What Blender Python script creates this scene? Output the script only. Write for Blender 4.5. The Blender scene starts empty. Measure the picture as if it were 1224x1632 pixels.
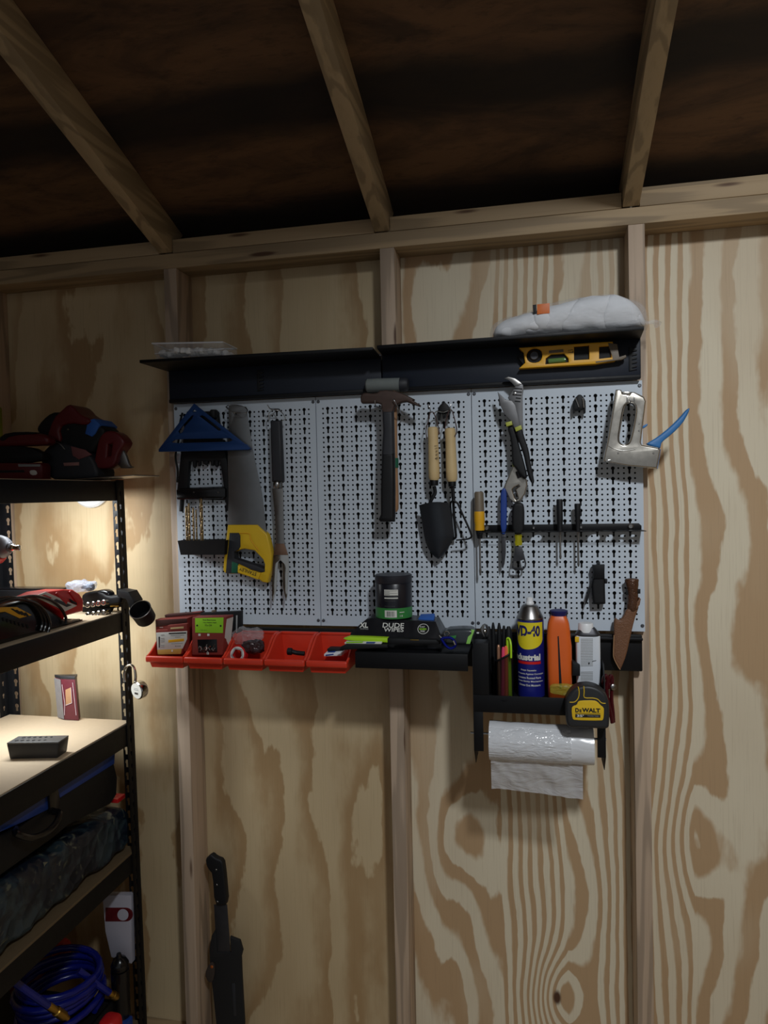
import bpy, bmesh, math, random
from mathutils import Vector, Matrix, noise as mnoise
random.seed(7)
COL = bpy.context.scene.collection
Z0 = 1.25                       # height of the pegboard's lower edge above the floor
# ---------------------------------------------------------------- camera
CAM = Vector((.964107, -1.896145, .346905))
CR = Vector((.977903, .207922, -.021759)); CU = Vector((.015671, .030882, .999400)); CW = Vector((-.208469, .977658, -.026941))
FPX = 1132.0
def at(u, v, c, ax=1):          # point of the photograph's pixel on the plane axis = c (wall planes, shelf planes)
    d = CW + CR*((u-612)/FPX) - CU*((v-816)/FPX)
    return CAM + d*((c-CAM[ax])/d[ax])
cd = bpy.data.cameras.new('camera'); cam = bpy.data.objects.new('camera', cd); COL.objects.link(cam)
cd.sensor_fit = 'VERTICAL'; cd.sensor_height = 36; cd.lens = 36*FPX/1632; cd.clip_start = .02
M = Matrix((CR, CU, -CW)).transposed().to_4x4(); M.translation = CAM+Vector((0, 0, Z0)); cam.matrix_world = M
bpy.context.scene.camera = cam
# ---------------------------------------------------------------- node helpers
def lin(c):
    return tuple(((x/255)/12.92 if x/255 <= .04045 else ((x/255+.055)/1.055)**2.4) for x in c)+(1,)
class G:
    def __init__(s, name):
        s.m = bpy.data.materials.new(name); s.m.use_nodes = True
        s.t = s.m.node_tree; s.t.nodes.clear()
        s.out = s.t.nodes.new('ShaderNodeOutputMaterial')
    def n(s, typ, ins=None, **kw):
        o = s.t.nodes.new('ShaderNode'+typ)
        for k, v in kw.items(): setattr(o, k, v)
        for k, v in (ins or {}).items():
            if isinstance(v, bpy.types.NodeSocket): s.t.links.new(v, o.inputs[k])
            else: o.inputs[k].default_value = v
        return o
    def m_(s, op, a, b=0.0, c=0.0, clamp=False):
        return s.n('Math', {0: a, 1: b, 2: c}, operation=op, use_clamp=clamp).outputs[0]
    def pos(s):
        return s.n('NewGeometry').outputs['Position']
    def obj(s):
        return s.n('TexCoord').outputs['Object']
    def mapv(s, vec, sc, loc=(0, 0, 0)):
        return s.n('Mapping', {'Vector': vec, 'Scale': sc, 'Location': loc}).outputs[0]
    def noise(s, vec, scale=1, det=2, rough=.5, dist=0):
        return s.n('TexNoise', {'Vector': vec, 'Scale': scale, 'Detail': det, 'Roughness': rough, 'Distortion': dist}).outputs['Fac']
    def mix(s, f, a, b, blend='MIX'):
        o = s.n('Mix', data_type='RGBA', blend_type=blend)
        for k, v in ((0, f), (6, a), (7, b)):
            if isinstance(v, bpy.types.NodeSocket): s.t.links.new(v, o.inputs[k])
            else: o.inputs[k].default_value = v
        return o.outputs[2]
    def ss(s, x, a, b):
        return s.n('MapRange', {0: x, 1: a, 2: b, 3: 0.0, 4: 1.0}, interpolation_type='SMOOTHSTEP').outputs[0]
    def bsdf(s, color, rough=.5, metal=0.0, **kw):
        d = {'Base Color': color, 'Roughness': rough, 'Metallic': metal}; d.update(kw)
        o = s.n('BsdfPrincipled', d); return o.outputs[0], o
    def end(s, sh):
        s.t.links.new(sh, s.out.inputs[0]); return s.m
def mat(name, c, rough=.5, metal=0.0, var=.12, sc=40, bump=0.0, bsc=200, **kw):
    g = G(name); v = g.obj(); a = lin(c)
    hi = tuple(min(1, x*(1+var)) for x in a[:3])+(1,); lo = tuple(x*(1-var) for x in a[:3])+(1,)
    col = g.mix(g.noise(v, sc, 3), lo, hi)
    r = g.n('MapRange', {0: g.noise(v, sc*1.7, 2), 3: max(0, rough-.06), 4: min(1, rough+.06)}).outputs[0]
    sh, b = g.bsdf(col, r, metal, **kw)
    if bump:
        bp = g.n('Bump', {'Height': g.noise(v, bsc, 2), 'Strength': bump, 'Distance': .002})
        g.t.links.new(bp.outputs[0], b.inputs['Normal'])
    return g.end(sh)
def film(name, c, opac, rough=.12, sc=30, bump=.8, st=(1, 1, 2.2)):        # thin creased plastic film
    g = G(name); v = g.obj()
    sh, b = g.bsdf(lin(c), rough, 0.0)
    h = g.noise(g.mapv(v, st), sc, 3, .6, 1.2)
    bp = g.n('Bump', {'Height': h, 'Strength': bump, 'Distance': .006}); g.t.links.new(bp.outputs[0], b.inputs['Normal'])
    tr = g.n('BsdfTransparent').outputs[0]
    return g.end(g.n('MixShader', {0: opac, 1: tr, 2: sh}).outputs[0])
# ---------------------------------------------------------------- wood
def plywood(name, light, dark, k, A1, A2, lo, hi, fx=(2.2, .55), step=None, knots=(), seed=0.0, tone=.25, sharp=.45):
    g = G(name); P = g.obj()
    sp = g.n('SeparateXYZ', {0: P}); x, z = sp.outputs[0], sp.outputs[2]
    n1 = g.noise(g.mapv(P, (fx[0], 1, fx[1]), (seed, 0, seed*1.7)), 1, 2, .5, .3)
    n2 = g.noise(g.mapv(P, (fx[0]*4, 1, fx[1]*6), (seed+3, 0, seed)), 1, 4, .55)
    ph = g.m_('ADD', g.m_('MULTIPLY', x, k), g.m_('ADD', g.m_('MULTIPLY', n1, A1), g.m_('MULTIPLY', n2, A2)))
    if step:
        for (x1, x2, mm) in step:
            ph = g.m_('ADD', ph, g.m_('MULTIPLY', g.n('MapRange', {0: x, 1: x1, 2: x2}).outputs[0], mm))
    kd = None
    for (kx, kz, sx, sz, amp, rad) in knots:
        dx = g.m_('DIVIDE', g.m_('SUBTRACT', x, kx), sx); dz = g.m_('DIVIDE', g.m_('SUBTRACT', z, kz), sz)
        d2 = g.m_('ADD', g.m_('MULTIPLY', dx, dx), g.m_('MULTIPLY', dz, dz))
        ph = g.m_('ADD', ph, g.m_('MULTIPLY', g.m_('EXPONENT', g.m_('MULTIPLY', d2, -1)), amp))
        if rad:
            e = g.ss(g.m_('MULTIPLY', g.m_('SQRT', d2), sx), rad, rad*.4)
            kd = e if kd is None else g.m_('MAXIMUM', kd, e)
    # rings of rotary-cut pine: one crisp flank, one that fades
    jag = g.m_('MULTIPLY', g.m_('SUBTRACT', g.noise(g.mapv(P, (42, 1, 5)), 1, 3, .6), .5), .16)
    f = g.m_('FRACT', g.m_('ADD', ph, jag))
    t = g.m_('MULTIPLY', g.ss(f, .0, .07), g.m_('SUBTRACT', 1, g.ss(f, lo, hi)))
    fade = g.ss(g.noise(g.mapv(P, (3.5, 1, 1.6), (seed, 0, 2)), 1, 2), .52, .68)
    t = g.m_('ADD', g.m_('MULTIPLY', t, g.m_('SUBTRACT', 1, g.m_('MULTIPLY', fade, .5))), g.m_('MULTIPLY', fade, .3))
    fib = g.noise(g.mapv(P, (260, 1, 5)), 1, 3, .7)
    big = g.noise(g.mapv(P, (2.5, 1, 1.2), (seed, 0, 9)), 1, 2)
    c = g.mix(t, lin(dark), lin(light))
    c = g.mix(g.m_('MULTIPLY', g.ss(fib, .5, .75), .22), c, lin([v*.72 for v in dark]))
    c = g.mix(g.m_('MULTIPLY', g.ss(big, .4, .75), tone), c, lin([v*.93 for v in dark]))
    if kd is not None: c = g.mix(kd, c, lin((74, 46, 28)))
    sh, b = g.bsdf(c, .62, 0.0)
    return g.end(sh)
def lumber(name, base, axis, seed=0):
    g = G(name); P = g.obj()
    sc = [55, 55, 55]; sc[axis] = 1.6
    sb = [9, 9, 9]; sb[axis] = .6
    n = g.noise(g.mapv(P, sc, (seed, seed, seed)), 1, 3, .6); b = g.noise(g.mapv(P, sb, (seed, 0, seed)), 1, 2)
    s = g.m_('SINE', g.m_('MULTIPLY', g.m_('ADD', g.m_('MULTIPLY', b, 9), g.m_('MULTIPLY', n, .8)), 6.283))
    c = g.mix(g.ss(s, -.3, .9), lin(base), lin([v*.84 for v in base]))
    c = g.mix(g.m_('MULTIPLY', g.ss(n, .5, .8), .35), c, lin([base[0]*.72, base[1]*.68, base[2]*.62]))
    kn = g.n('TexVoronoi', {'Vector': g.mapv(P, [14 if i != axis else 2.2 for i in range(3)], (seed, seed, seed)), 'Scale': 1.0})
    c = g.mix(g.ss(kn.outputs[0], .11, .05), c, lin((86, 58, 38)))
    sh, _ = g.bsdf(c, .65); return g.end(sh)
# ---------------------------------------------------------------- mesh helpers
ROOTS = []
def smooth(me, ang=35):
    for p in me.polygons: p.use_smooth = True
    me.set_sharp_from_angle(angle=math.radians(ang))
def obj(name, src, m, parent=None, label=None):
    if isinstance(src, bmesh.types.BMesh):
        me = bpy.data.meshes.new(name); bmesh.ops.recalc_face_normals(src, faces=src.faces); src.to_mesh(me); src.free()
    else: me = src; me.name = name
    if m is not None:
        me.materials.clear(); me.materials.append(m)
    smooth(me)
    o = bpy.data.objects.new(name, me); COL.objects.link(o)
    if parent is not None: o.parent = parent
    else: ROOTS.append(o)
    if label: o['label'] = label
    return o
def T(name, label, cat, group=None):
    o = bpy.data.objects.new(name, None); COL.objects.link(o); o.empty_display_size = .02
    o['label'] = label; o['category'] = cat
    if group: o['group'] = group
    ROOTS.append(o); return o
def tag(o, label, cat, group=None):
    o['label'] = label; o['category'] = cat
    if group: o['group'] = group
    return o
def struct(o):
    o['kind'] = 'structure'; return o
def tree(o):
    r = [o]
    for c in o.children: r += tree(c)
    return r
def fin(o):                                      # put the thing's origin at the middle of its base
    obs = [x for x in tree(o) if x.type == 'MESH']
    lo = [1e9]*3; hi = [-1e9]*3
    for x in obs:
        for v in x.data.vertices:
            for i in range(3):
                lo[i] = min(lo[i], v.co[i]); hi[i] = max(hi[i], v.co[i])
    b = Vector(((lo[0]+hi[0])/2, (lo[1]+hi[1])/2, lo[2])); seen = set()
    for x in obs:
        if x.data.name not in seen:
            seen.add(x.data.name); x.data.transform(Matrix.Translation(-b))
    o.location = b+Vector((0, 0, Z0))
    if o in ROOTS: ROOTS.remove(o)
    return o
def dup(o, off, label=None, rz=0.0, parent=None):
    c = o.copy(); COL.objects.link(c)
    if parent is None:
        c.location = o.location+Vector(off); c.rotation_euler = (0, 0, rz)
        if label: c['label'] = label
    else: c.parent = parent
    for ch in list(o.children): dup(ch, (0, 0, 0), None, 0, c)
    return c
def Zm(x0, y0, s):                               # coordinates read in an enlarged crop -> photograph pixels
    return lambda *p: [(x0+q[0]/s, y0+q[1]/s)+tuple(q[2:]) for q in p]
def chaikin(p, n=1, closed=True):
    for _ in range(n):
        q = []; L = len(p)
        for i in range(L if closed else L-1):
            a, b = p[i], p[(i+1) % L]
            q.append(tuple(a[j]*.75+b[j]*.25 for j in range(len(a)))); q.append(tuple(a[j]*.25+b[j]*.75 for j in range(len(a))))
        if not closed: q = [p[0]]+q+[p[-1]]
        p = q
    return p
TRM = {1: Matrix(((1, 0, 0, 0), (0, 0, -1, 0), (0, 1, 0, 0), (0, 0, 0, 1))),
       0: Matrix(((0, 0, 1, 0), (1, 0, 0, 0), (0, 1, 0, 0), (0, 0, 0, 1))),
       2: Matrix.Identity(4)}
def flat(name, loops, front, t, m, parent=None, bev=.001, ax=1, label=None, seg=1):
    """extruded outline with holes; loops are 2-D lists in the plane's own metres; front = coordinate of the face looking at the room"""
    cu = bpy.data.curves.new(name, 'CURVE'); cu.dimensions = '2D'; cu.fill_mode = 'BOTH'
    bev = min(bev, t*.45); cu.extrude = max(1e-5, t/2-bev); cu.bevel_depth = bev; cu.bevel_resolution = seg; cu.offset = -bev
    for L in loops:
        s = cu.splines.new('POLY'); s.points.add(len(L)-1); s.use_cyclic_u = True
        for p, q in zip(s.points, L): p.co = (q[0], q[1], 0, 1)
    tmp = bpy.data.objects.new('tmp', cu); me = bpy.data.meshes.new_from_object(tmp)
    bpy.data.objects.remove(tmp); bpy.data.curves.remove(cu)
    tr = TRM[ax].copy()
    d = {1: (0, front+t/2, 0), 0: (front-t/2, 0, 0), 2: (0, 0, front-t/2)}[ax]
    me.transform(Matrix.Translation(d) @ tr)
    bm = bmesh.new(); bm.from_mesh(me); bmesh.ops.remove_doubles(bm, verts=bm.verts, dist=1e-6); bpy.data.meshes.remove(me)
    return obj(name, bm, m, parent, label)
AXI = {1: (0, 2), 0: (1, 2), 2: (0, 1)}
def to2(pts, c, ax=1):
    i, j = AXI[ax]; r = []
    for u, v in pts:
        P = at(u, v, c, ax); r.append((P[i], P[j]))
    return r
def plate(name, pts, c, t, m, parent=None, holes=(), bev=.001, ax=1, sm=0, label=None, seg=1):
    def prep(p):
        if sm: p = chaikin(p, sm)
        return to2(p, c, ax)
    return flat(name, [prep(pts)]+[prep(h) for h in holes], c, t, m, parent, bev, ax, label, seg)
def spline(pts, k=6):
    P = [Vector(p) for p in pts]; out = []
    for i in range(len(P)-1):
        p0 = P[max(0, i-1)]; p1 = P[i]; p2 = P[i+1]; p3 = P[min(len(P)-1, i+2)]
        for s in range(k):
            t = s/k
            out.append(.5*((2*p1)+(p2-p0)*t+(2*p0-5*p1+4*p2-p3)*t*t+(3*p1-p0-3*p2+p3)*t**3))
    out.append(P[-1]); return out
def tube(name, pts, r, m, parent=None, k=6, closed=False, radii=None, res=3, label=None):
    P = [Vector(p) for p in pts]
    if k: 
        if closed: P = P+[P[0]]
        P = spline(P, k)
        if closed: P = P[:-1]
    cu = bpy.data.curves.new(name, 'CURVE'); cu.dimensions = '3D'; cu.bevel_depth = r; cu.bevel_resolution = res; cu.use_fill_caps = True
    s = cu.splines.new('POLY'); s.points.add(len(P)-1); s.use_cyclic_u = closed
    for i, (p, q) in enumerate(zip(s.points, P)):
        p.co = (*q, 1)
        if radii:
            f = i/(len(P)-1)*(len(radii)-1); a = int(min(f, len(radii)-2)); p.radius = radii[a]+(radii[a+1]-radii[a])*(f-a)
    tmp = bpy.data.objects.new('tmp', cu); me = bpy.data.meshes.new_from_object(tmp)
    bpy.data.objects.remove(tmp); bpy.data.curves.remove(cu)
    return obj(name, me, m, parent, label)
def pt(l, y):                                    # pixels -> points on the wall plane y (or per-point depth)
    return [at(p[0], p[1], p[2] if len(p) > 2 else y) for p in l]
def lathe(name, prof, P0, d, m, parent=None, n=32, caps=True, label=None):
    d = Vector(d).normalized(); a = d.orthogonal().normalized(); b = d.cross(a); P0 = Vector(P0); bm = bmesh.new(); rings = []
    for r, t in prof:
        r = max(r, 1e-5)
        rings.append([bm.verts.new(P0+d*t+(a*math.cos(2*math.pi*i/n)+b*math.sin(2*math.pi*i/n))*r) for i in range(n)])
    for A, B in zip(rings, rings[1:]):
        for i in range(n): bm.faces.new((A[i], A[(i+1) % n], B[(i+1) % n], B[i]))
    if caps: bm.faces.new(rings[0]); bm.faces.new(rings[-1])
    return obj(name, bm, m, parent, label)
def box(name, X, Y, Zr, m, parent=None, bev=.001, seg=2, label=None, rot=None, shear=None):
    bm = bmesh.new(); bmesh.ops.create_cube(bm, size=1)
    c = Vector(((X[0]+X[1])/2, (Y[0]+Y[1])/2, (Zr[0]+Zr[1])/2)); s = (X[1]-X[0], Y[1]-Y[0], Zr[1]-Zr[0])
    for v in bm.verts: v.co = Vector((v.co[i]*s[i] for i in range(3)))
    if bev: bmesh.ops.bevel(bm, geom=bm.edges[:], offset=min(bev, min(abs(q) for q in s)*.45), segments=seg, profile=.5, affect='EDGES')
    if rot is not None: bmesh.ops.rotate(bm, verts=bm.verts, matrix=rot.to_3x3(), cent=(0, 0, 0))
    for v in bm.verts: v.co += c
    return obj(name, bm, m, parent, label)
def hexa(name, pts8, m, parent=None, bev=.002, seg=2, label=None):   # 4 bottom corners, 4 top corners
    bm = bmesh.new(); v = [bm.verts.new(p) for p in pts8]
    for f in ((3, 2, 1, 0), (4, 5, 6, 7), (0, 1, 5, 4), (1, 2, 6, 5), (2, 3, 7, 6), (3, 0, 4, 7)): bm.faces.new([v[i] for i in f])
    if bev: bmesh.ops.bevel(bm, geom=bm.edges[:], offset=bev, segments=seg, profile=.5, affect='EDGES')
    return obj(name, bm, m, parent, label)
def loft(name, secs, m, parent=None, n=28, amp=0.0, fr=20, floor=None, p=2.0, label=None, axis=0, cap=True):
    """rings along x (axis 0) / z (axis 2): (s, c1, c2, r1, r2), super-elliptic, creased by noise"""
    bm = bmesh.new(); R = []
    for s, c1, c2, r1, r2 in secs:
        ring = []
        for i in range(n):
            a = 2*math.pi*i/n; ca, sa = math.cos(a), math.sin(a)
            u = math.copysign(abs(ca)**(2/p), ca)*r1; w = math.copysign(abs(sa)**(2/p), sa)*r2
            q = Vector((s, c1+u, c2+w)) if axis == 0 else (Vector((c1+u, c2+w, s)) if axis == 2 else Vector((c1+u, s, c2+w)))
            if amp:
                k = mnoise.noise(q*fr)+.6*mnoise.noise(q*fr*2.3)
                dirv = Vector((0, u, w)) if axis == 0 else (Vector((u, w, 0)) if axis == 2 else Vector((u, 0, w)))
                if dirv.length > 1e-6: q += dirv.normalized()*k*amp
            if floor is not None and q.z < floor: q.z = floor
            ring.append(bm.verts.new(q))
        R.append(ring)
    for A, B in zip(R, R[1:]):
        for i in range(n): bm.faces.new((A[i], A[(i+1) % n], B[(i+1) % n], B[i]))
    if cap: bm.faces.new(R[0]); bm.faces.new(R[-1])
    return obj(name, bm, m, parent, label)
def sect(secs, k=5):                             # smooth interpolation of loft sections
    return [tuple(v) for v in spl_n(secs, k)]
def spl_n(P, k):
    out = []; L = len(P)
    for i in range(L-1):
        p0, p1, p2, p3 = P[max(0, i-1)], P[i], P[i+1], P[min(L-1, i+2)]
        for s in range(k):
            t = s/k
            out.append([.5*(2*b+(c-a)*t+(2*a-5*b+4*c-d)*t*t+(3*b-a-3*c+d)*t**3) for a, b, c, d in zip(p0, p1, p2, p3)])
    out.append(list(P[-1])); return out
def lump(name, c, h, m, parent=None, amp=.01, fr=15, cuts=7, pw=4.0, floor=None, label=None):
    bm = bmesh.new(); bmesh.ops.create_cube(bm, size=2); bmesh.ops.subdivide_edges(bm, edges=bm.edges[:], cuts=cuts, use_grid_fill=True)
    for v in bm.verts:
        d = v.co.copy(); L = (abs(d.x)**pw+abs(d.y)**pw+abs(d.z)**pw)**(1/pw); d /= L
        q = Vector((c[i]+d[i]*h[i] for i in range(3)))
        q += d.normalized()*amp*(mnoise.noise(q*fr)+.5*mnoise.noise(q*fr*2.7))
        if floor is not None and q.z < floor: q.z = floor
        v.co = q
    return obj(name, bm, m, parent, label)
def merge(name, obs, parent=None, label=None):
    bm = bmesh.new(); mats = []
    for o in obs:
        nf = len(bm.faces); bm.from_mesh(o.data); bm.faces.ensure_lookup_table()
        mm = o.data.materials[0]
        if mm not in mats: mats.append(mm)
        for f in bm.faces[nf:]: f.material_index = mats.index(mm)
        if o in ROOTS: ROOTS.remove(o)
        bpy.data.objects.remove(o)
    me = bpy.data.meshes.new(name); bm.to_mesh(me); bm.free()
    for x in mats: me.materials.append(x)
    return obj(name, me, None, parent, label)
def text(s, c, w, h, m, parent, rot=0.0, bold=.0, cyl=None, ax=1, name='lettering', shear=0.0, th=.0003, label=None, space=1.0):
    """lettering of width w and height h (metres) centred on point c, standing on a plane facing -y (ax 1), +x (ax 0) or up (ax 2)"""
    cu = bpy.data.curves.new(name, 'FONT'); cu.body = s; cu.size = 1; cu.offset = bold; cu.shear = shear; cu.resolution_u = 3; cu.space_character = space
    tmp = bpy.data.objects.new('tmp', cu); me = bpy.data.meshes.new_from_object(tmp)
    bpy.data.objects.remove(tmp); bpy.data.curves.remove(cu)
    xs = [v.co.x for v in me.vertices]; ys = [v.co.y for v in me.vertices]
    x0, x1, y0, y1 = min(xs), max(xs), min(ys), max(ys)
    for v in me.vertices:
        v.co.x = (v.co.x-(x0+x1)/2)/(x1-x0)*w; v.co.y = (v.co.y-(y0+y1)/2)/(y1-y0)*h; v.co.z = 0
    me.transform(Matrix.Rotation(rot, 4, 'Z'))
    bm = bmesh.new(); bm.from_mesh(me); bpy.data.meshes.remove(me)
    bmesh.ops.recalc_face_normals(bm, faces=bm.faces)
    c = Vector(c)
    if cyl:
        cx, cy, r = cyl
        for v in bm.verts:
            th_ = (c.x+v.co.x-cx)/r if not isinstance(c.x, str) else 0
            v.co = Vector((cx+r*math.sin(th_), cy-r*math.cos(th_), c.z+v.co.y))
    else:
        bmesh.ops.transform(bm, matrix=Matrix.Translation(c) @ TRM[ax], verts=bm.verts)
    return obj(name, bm, m, parent, label)
def cylpatch(name, cx, cy, r, t0, t1, zlo, zhi, m, parent, n=16, k=8):
    """label wrapped on an upright cylinder; t in radians from the side facing the room; zlo/zhi numbers or functions of t"""
    bm = bmesh.new(); R = []
    f = lambda q, t: q(t) if callable(q) else q
    for i in range(n+1):
        t = t0+(t1-t0)*i/n; a, b = f(zlo, t), f(zhi, t)
        R.append([bm.verts.new((cx+r*math.sin(t), cy-r*math.cos(t), a+(b-a)*j/k)) for j in range(k+1)])
    for A, B in zip(R, R[1:]):
        for j in range(k): bm.faces.new((A[j], B[j], B[j+1], A[j+1]))
    return obj(name, bm, m, parent)
# ---------------------------------------------------------------- materials
BLK = mat('black_powder_coat', (13, 14, 17), .5, 0, .15, **{'Specular IOR Level': .28})
BLKM = mat('black_matte_plastic', (17, 18, 21), .6, 0, .2, **{'Specular IOR Level': .35})
BLKG = mat('black_gloss_plastic', (16, 16, 19), .22, 0, .1)
GRIP = mat('dark_rubber_grip', (38, 40, 46), .6, 0, .15)
NAVY = mat('navy_coated_steel', (22, 29, 42), .45, 0, .1, **{'Specular IOR Level': .35})
BLUE = mat('blue_anodised_aluminium', (26, 62, 118), .42, .35, .1)
BLUEP = mat('blue_plastic', (30, 62, 140), .4)
LBLUE = mat('light_blue_plastic', (52, 116, 178), .4)
YEL = mat('yellow_plastic', (222, 182, 30), .45, 0, .05)
YELD = mat('deep_yellow_plastic', (226, 168, 30), .45, 0, .05)
LIME = mat('lime_plastic', (172, 220, 30), .45, 0, .06)
LIMED = mat('dull_lime_band', (170, 176, 70), .5)
GREEN = mat('green_plastic', (16, 92, 66), .5)
JGREEN = mat('jar_green_band', (52, 128, 62), .4)
WHITE = mat('white_plastic', (226, 228, 230), .4, 0, .04)
PAPER = mat('white_paper_label', (214, 214, 208), .7, 0, .05)
GREYL = mat('pale_grey_print', (150, 152, 152), .7)
RED = mat('red_bin_plastic', (210, 58, 36), .34, 0, .06)
REDT = mat('red_tool_plastic', (196, 28, 30), .38, 0, .06)
DRED = mat('dark_red_plastic', (92, 20, 26), .4, 0, .12)
DREDG = mat('dark_red_gloss', (66, 14, 20), .2, 0, .1)
CARD = mat('red_brown_card', (132, 48, 40), .7, 0, .08)
DCARD = mat('dark_brown_card', (70, 34, 30), .7, 0, .08)
GLAB = mat('bright_green_label', (150, 214, 40), .6, 0, .03)
GOLDC = mat('gold_card_strip', (190, 150, 70), .6)
INK = mat('black_ink', (20, 20, 22), .6)
INKB = mat('navy_ink', (24, 26, 92), .5)
STEEL = mat('brushed_steel', (150, 148, 146), .34, 1, .12, 60)
SAWST = mat('saw_blade_steel', (128, 130, 132), .4, .85, .16, 25)
CHROME = mat('chrome', (205, 203, 198), .16, 1, .05)
NICK = mat('nickel_plated_steel', (196, 190, 180), .26, 1, .06)
DARKST = mat('dark_steel', (70, 70, 74), .42, .7, .2, 60)
PLIER = mat('grey_plier_steel', (112, 112, 114), .5, .5, .12)
RUST = mat('rusty_hammer_steel', (74, 58, 52), .6, .3, .2, 60)
COPPER = mat('copper_tinted_steel', (150, 118, 98), .35, .9, .1)
BRASS = mat('brass', (190, 152, 72), .3, 1, .12, 80)
BITST = mat('gold_drill_steel', (168, 146, 110), .28, 1, .2, 120)
WIRE = mat('galvanised_wire', (170, 170, 172), .3, 1, .1)
CORD = mat('brown_leather_cord', (66, 42, 40), .7)
RUBB = mat('grey_rubber_mallet', (112, 118, 116), .75, 0, .15, 50)
OWOOD = mat('pale_turned_wood', (206, 180, 132), .5, 0, .12, 30)
TWOOD = mat('tan_wood_handle', (160, 122, 88), .55, 0, .15, 30)
TAUPE = mat('taupe_plastic', (110, 98, 82), .55)
ORANGE = mat('orange_plastic', (218, 98, 34), .38, 0, .05)
CANBLUE = mat('can_blue_paint', (26, 32, 118), .32, .2, .05)
CANYEL = mat('can_yellow_paint', (224, 206, 38), .4, 0, .04)
TAPEB = mat('blue_masking_tape', (38, 92, 176), .6)
PINK = mat('pink_plastic', (224, 70, 110), .4)
CORAL = mat('coral_plastic', (240, 110, 70), .4)
HOSE = mat('blue_hose_rubber', (14, 26, 118), .25, 0, .1)
DGREEN = mat('olive_lime_plastic', (120, 128, 30), .5)
LEATH = mat('brown_tooled_leather', (112, 76, 52), .5, 0, .25, 300, .6, 260)
BONE = mat('glossy_brown_carved_handle', (84, 56, 40), .18, .2, .5, 260, 1.0, 240)
def m_cloth():
    g = G('grey_white_cloth'); v = g.obj()
    w = g.noise(g.mapv(v, (9, 9, 9)), 1, 2, .5)
    r = g.m_('ABSOLUTE', g.m_('SINE', g.m_('ADD', g.m_('MULTIPLY', w, 7), g.m_('MULTIPLY', g.n('SeparateXYZ', {0: g.mapv(v, (1, 1, 1.4))}).outputs[0], 30))))
    r = g.m_('POWER', r, .45)
    sh, b = g.bsdf(lin((222, 224, 228)), .8)
    bp = g.n('Bump', {'Height': r, 'Strength': .5, 'Distance': .008}); g.t.links.new(bp.outputs[0], b.inputs['Normal'])
    return g.end(sh)
FLEECE = m_cloth()
RAGS = mat('white_lumpy_cotton', (222, 222, 222), .85, 0, .1, 60, .8, 120)
FILMC = film('clear_creased_film', (235, 238, 242), .20, .08, 46, 1)
FILMW = film('milky_plastic_film', (228, 230, 234), .86, .2, 15, .45, (.35, 1, 1.3))
FILML = film('creased_milky_film', (232, 234, 238), .7, .12, 42, .9, (.5, 1, 1.6))
FILMH = film('thin_milky_film', (222, 224, 228), .55, .15, 26, .85, (.5, 1, 1.3))
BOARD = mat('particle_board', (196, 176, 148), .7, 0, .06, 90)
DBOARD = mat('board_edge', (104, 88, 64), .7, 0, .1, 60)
PEGW = mat('white_enamelled_steel', (196, 206, 217), .42, 0, .02)
SCREWD = mat('dull_screw_steel', (96, 98, 104), .45, .8, .1)
AMBER = mat('clear_yellow_plastic', (214, 204, 40), .15, 0, .05, 40, 0, 200, **{'Transmission Weight': .5})
GLASSG = mat('green_vial_liquid', (120, 160, 90), .1, 0, .05, 40, 0, 200, **{'Transmission Weight': .4})
PORANGE = mat('orange_print', (214, 110, 40), .5)
TARP = None
def m_tarp():
    g = G('crinkled_dark_tarpaulin'); v = g.obj()
    c = g.mix(g.ss(g.noise(v, 16, 3, .6, .6), .42, .6), lin((18, 28, 42)), lin((46, 62, 70)))
    c = g.mix(g.ss(g.noise(v, 22, 2, .5, 1.5), .62, .7), c, lin((92, 96, 84)))
    sh, b = g.bsdf(c, .35)
    bp = g.n('Bump', {'Height': g.n('TexVoronoi', {'Vector': v, 'Scale': 26.0}).outputs[0], 'Strength': .8, 'Distance': .01})
    g.t.links.new(bp.outputs[0], b.inputs['Normal']); return g.end(sh)
TARP = m_tarp()
def m_mesh():
    g = G('black_wire_mesh'); v = g.obj()
    sp = g.n('SeparateXYZ', {0: v}); x, z = sp.outputs[0], sp.outputs[2]
    a = g.m_('ABSOLUTE', g.m_('SINE', g.m_('MULTIPLY', g.m_('ADD', x, z), 800)))
    b = g.m_('ABSOLUTE', g.m_('SINE', g.m_('MULTIPLY', g.m_('SUBTRACT', x, z), 800)))
    hole = g.ss(g.m_('MINIMUM', a, b), .50, .62)
    sh, _ = g.bsdf(lin((20, 20, 22)), .4, .5)
    return g.end(g.n('MixShader', {0: hole, 1: sh, 2: g.n('BsdfTransparent').outputs[0]}).outputs[0])
MESHM = m_mesh()
def m_ceiling():
    g = G('dark_roof_sheathing'); P = g.pos()
    sp = g.n('SeparateXYZ', {0: P}); y = sp.outputs[1]
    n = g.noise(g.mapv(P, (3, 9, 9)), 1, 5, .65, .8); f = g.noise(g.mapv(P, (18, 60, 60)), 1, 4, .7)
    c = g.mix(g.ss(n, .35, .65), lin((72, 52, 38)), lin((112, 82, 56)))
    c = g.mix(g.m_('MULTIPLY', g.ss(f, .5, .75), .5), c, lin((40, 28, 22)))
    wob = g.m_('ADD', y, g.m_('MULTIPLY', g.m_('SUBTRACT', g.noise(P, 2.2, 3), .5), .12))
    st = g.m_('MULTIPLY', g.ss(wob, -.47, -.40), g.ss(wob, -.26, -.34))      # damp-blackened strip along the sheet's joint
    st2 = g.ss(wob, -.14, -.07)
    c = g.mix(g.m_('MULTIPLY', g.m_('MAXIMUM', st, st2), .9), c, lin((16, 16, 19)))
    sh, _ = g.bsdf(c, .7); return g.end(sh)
CEIL = m_ceiling()
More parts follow.
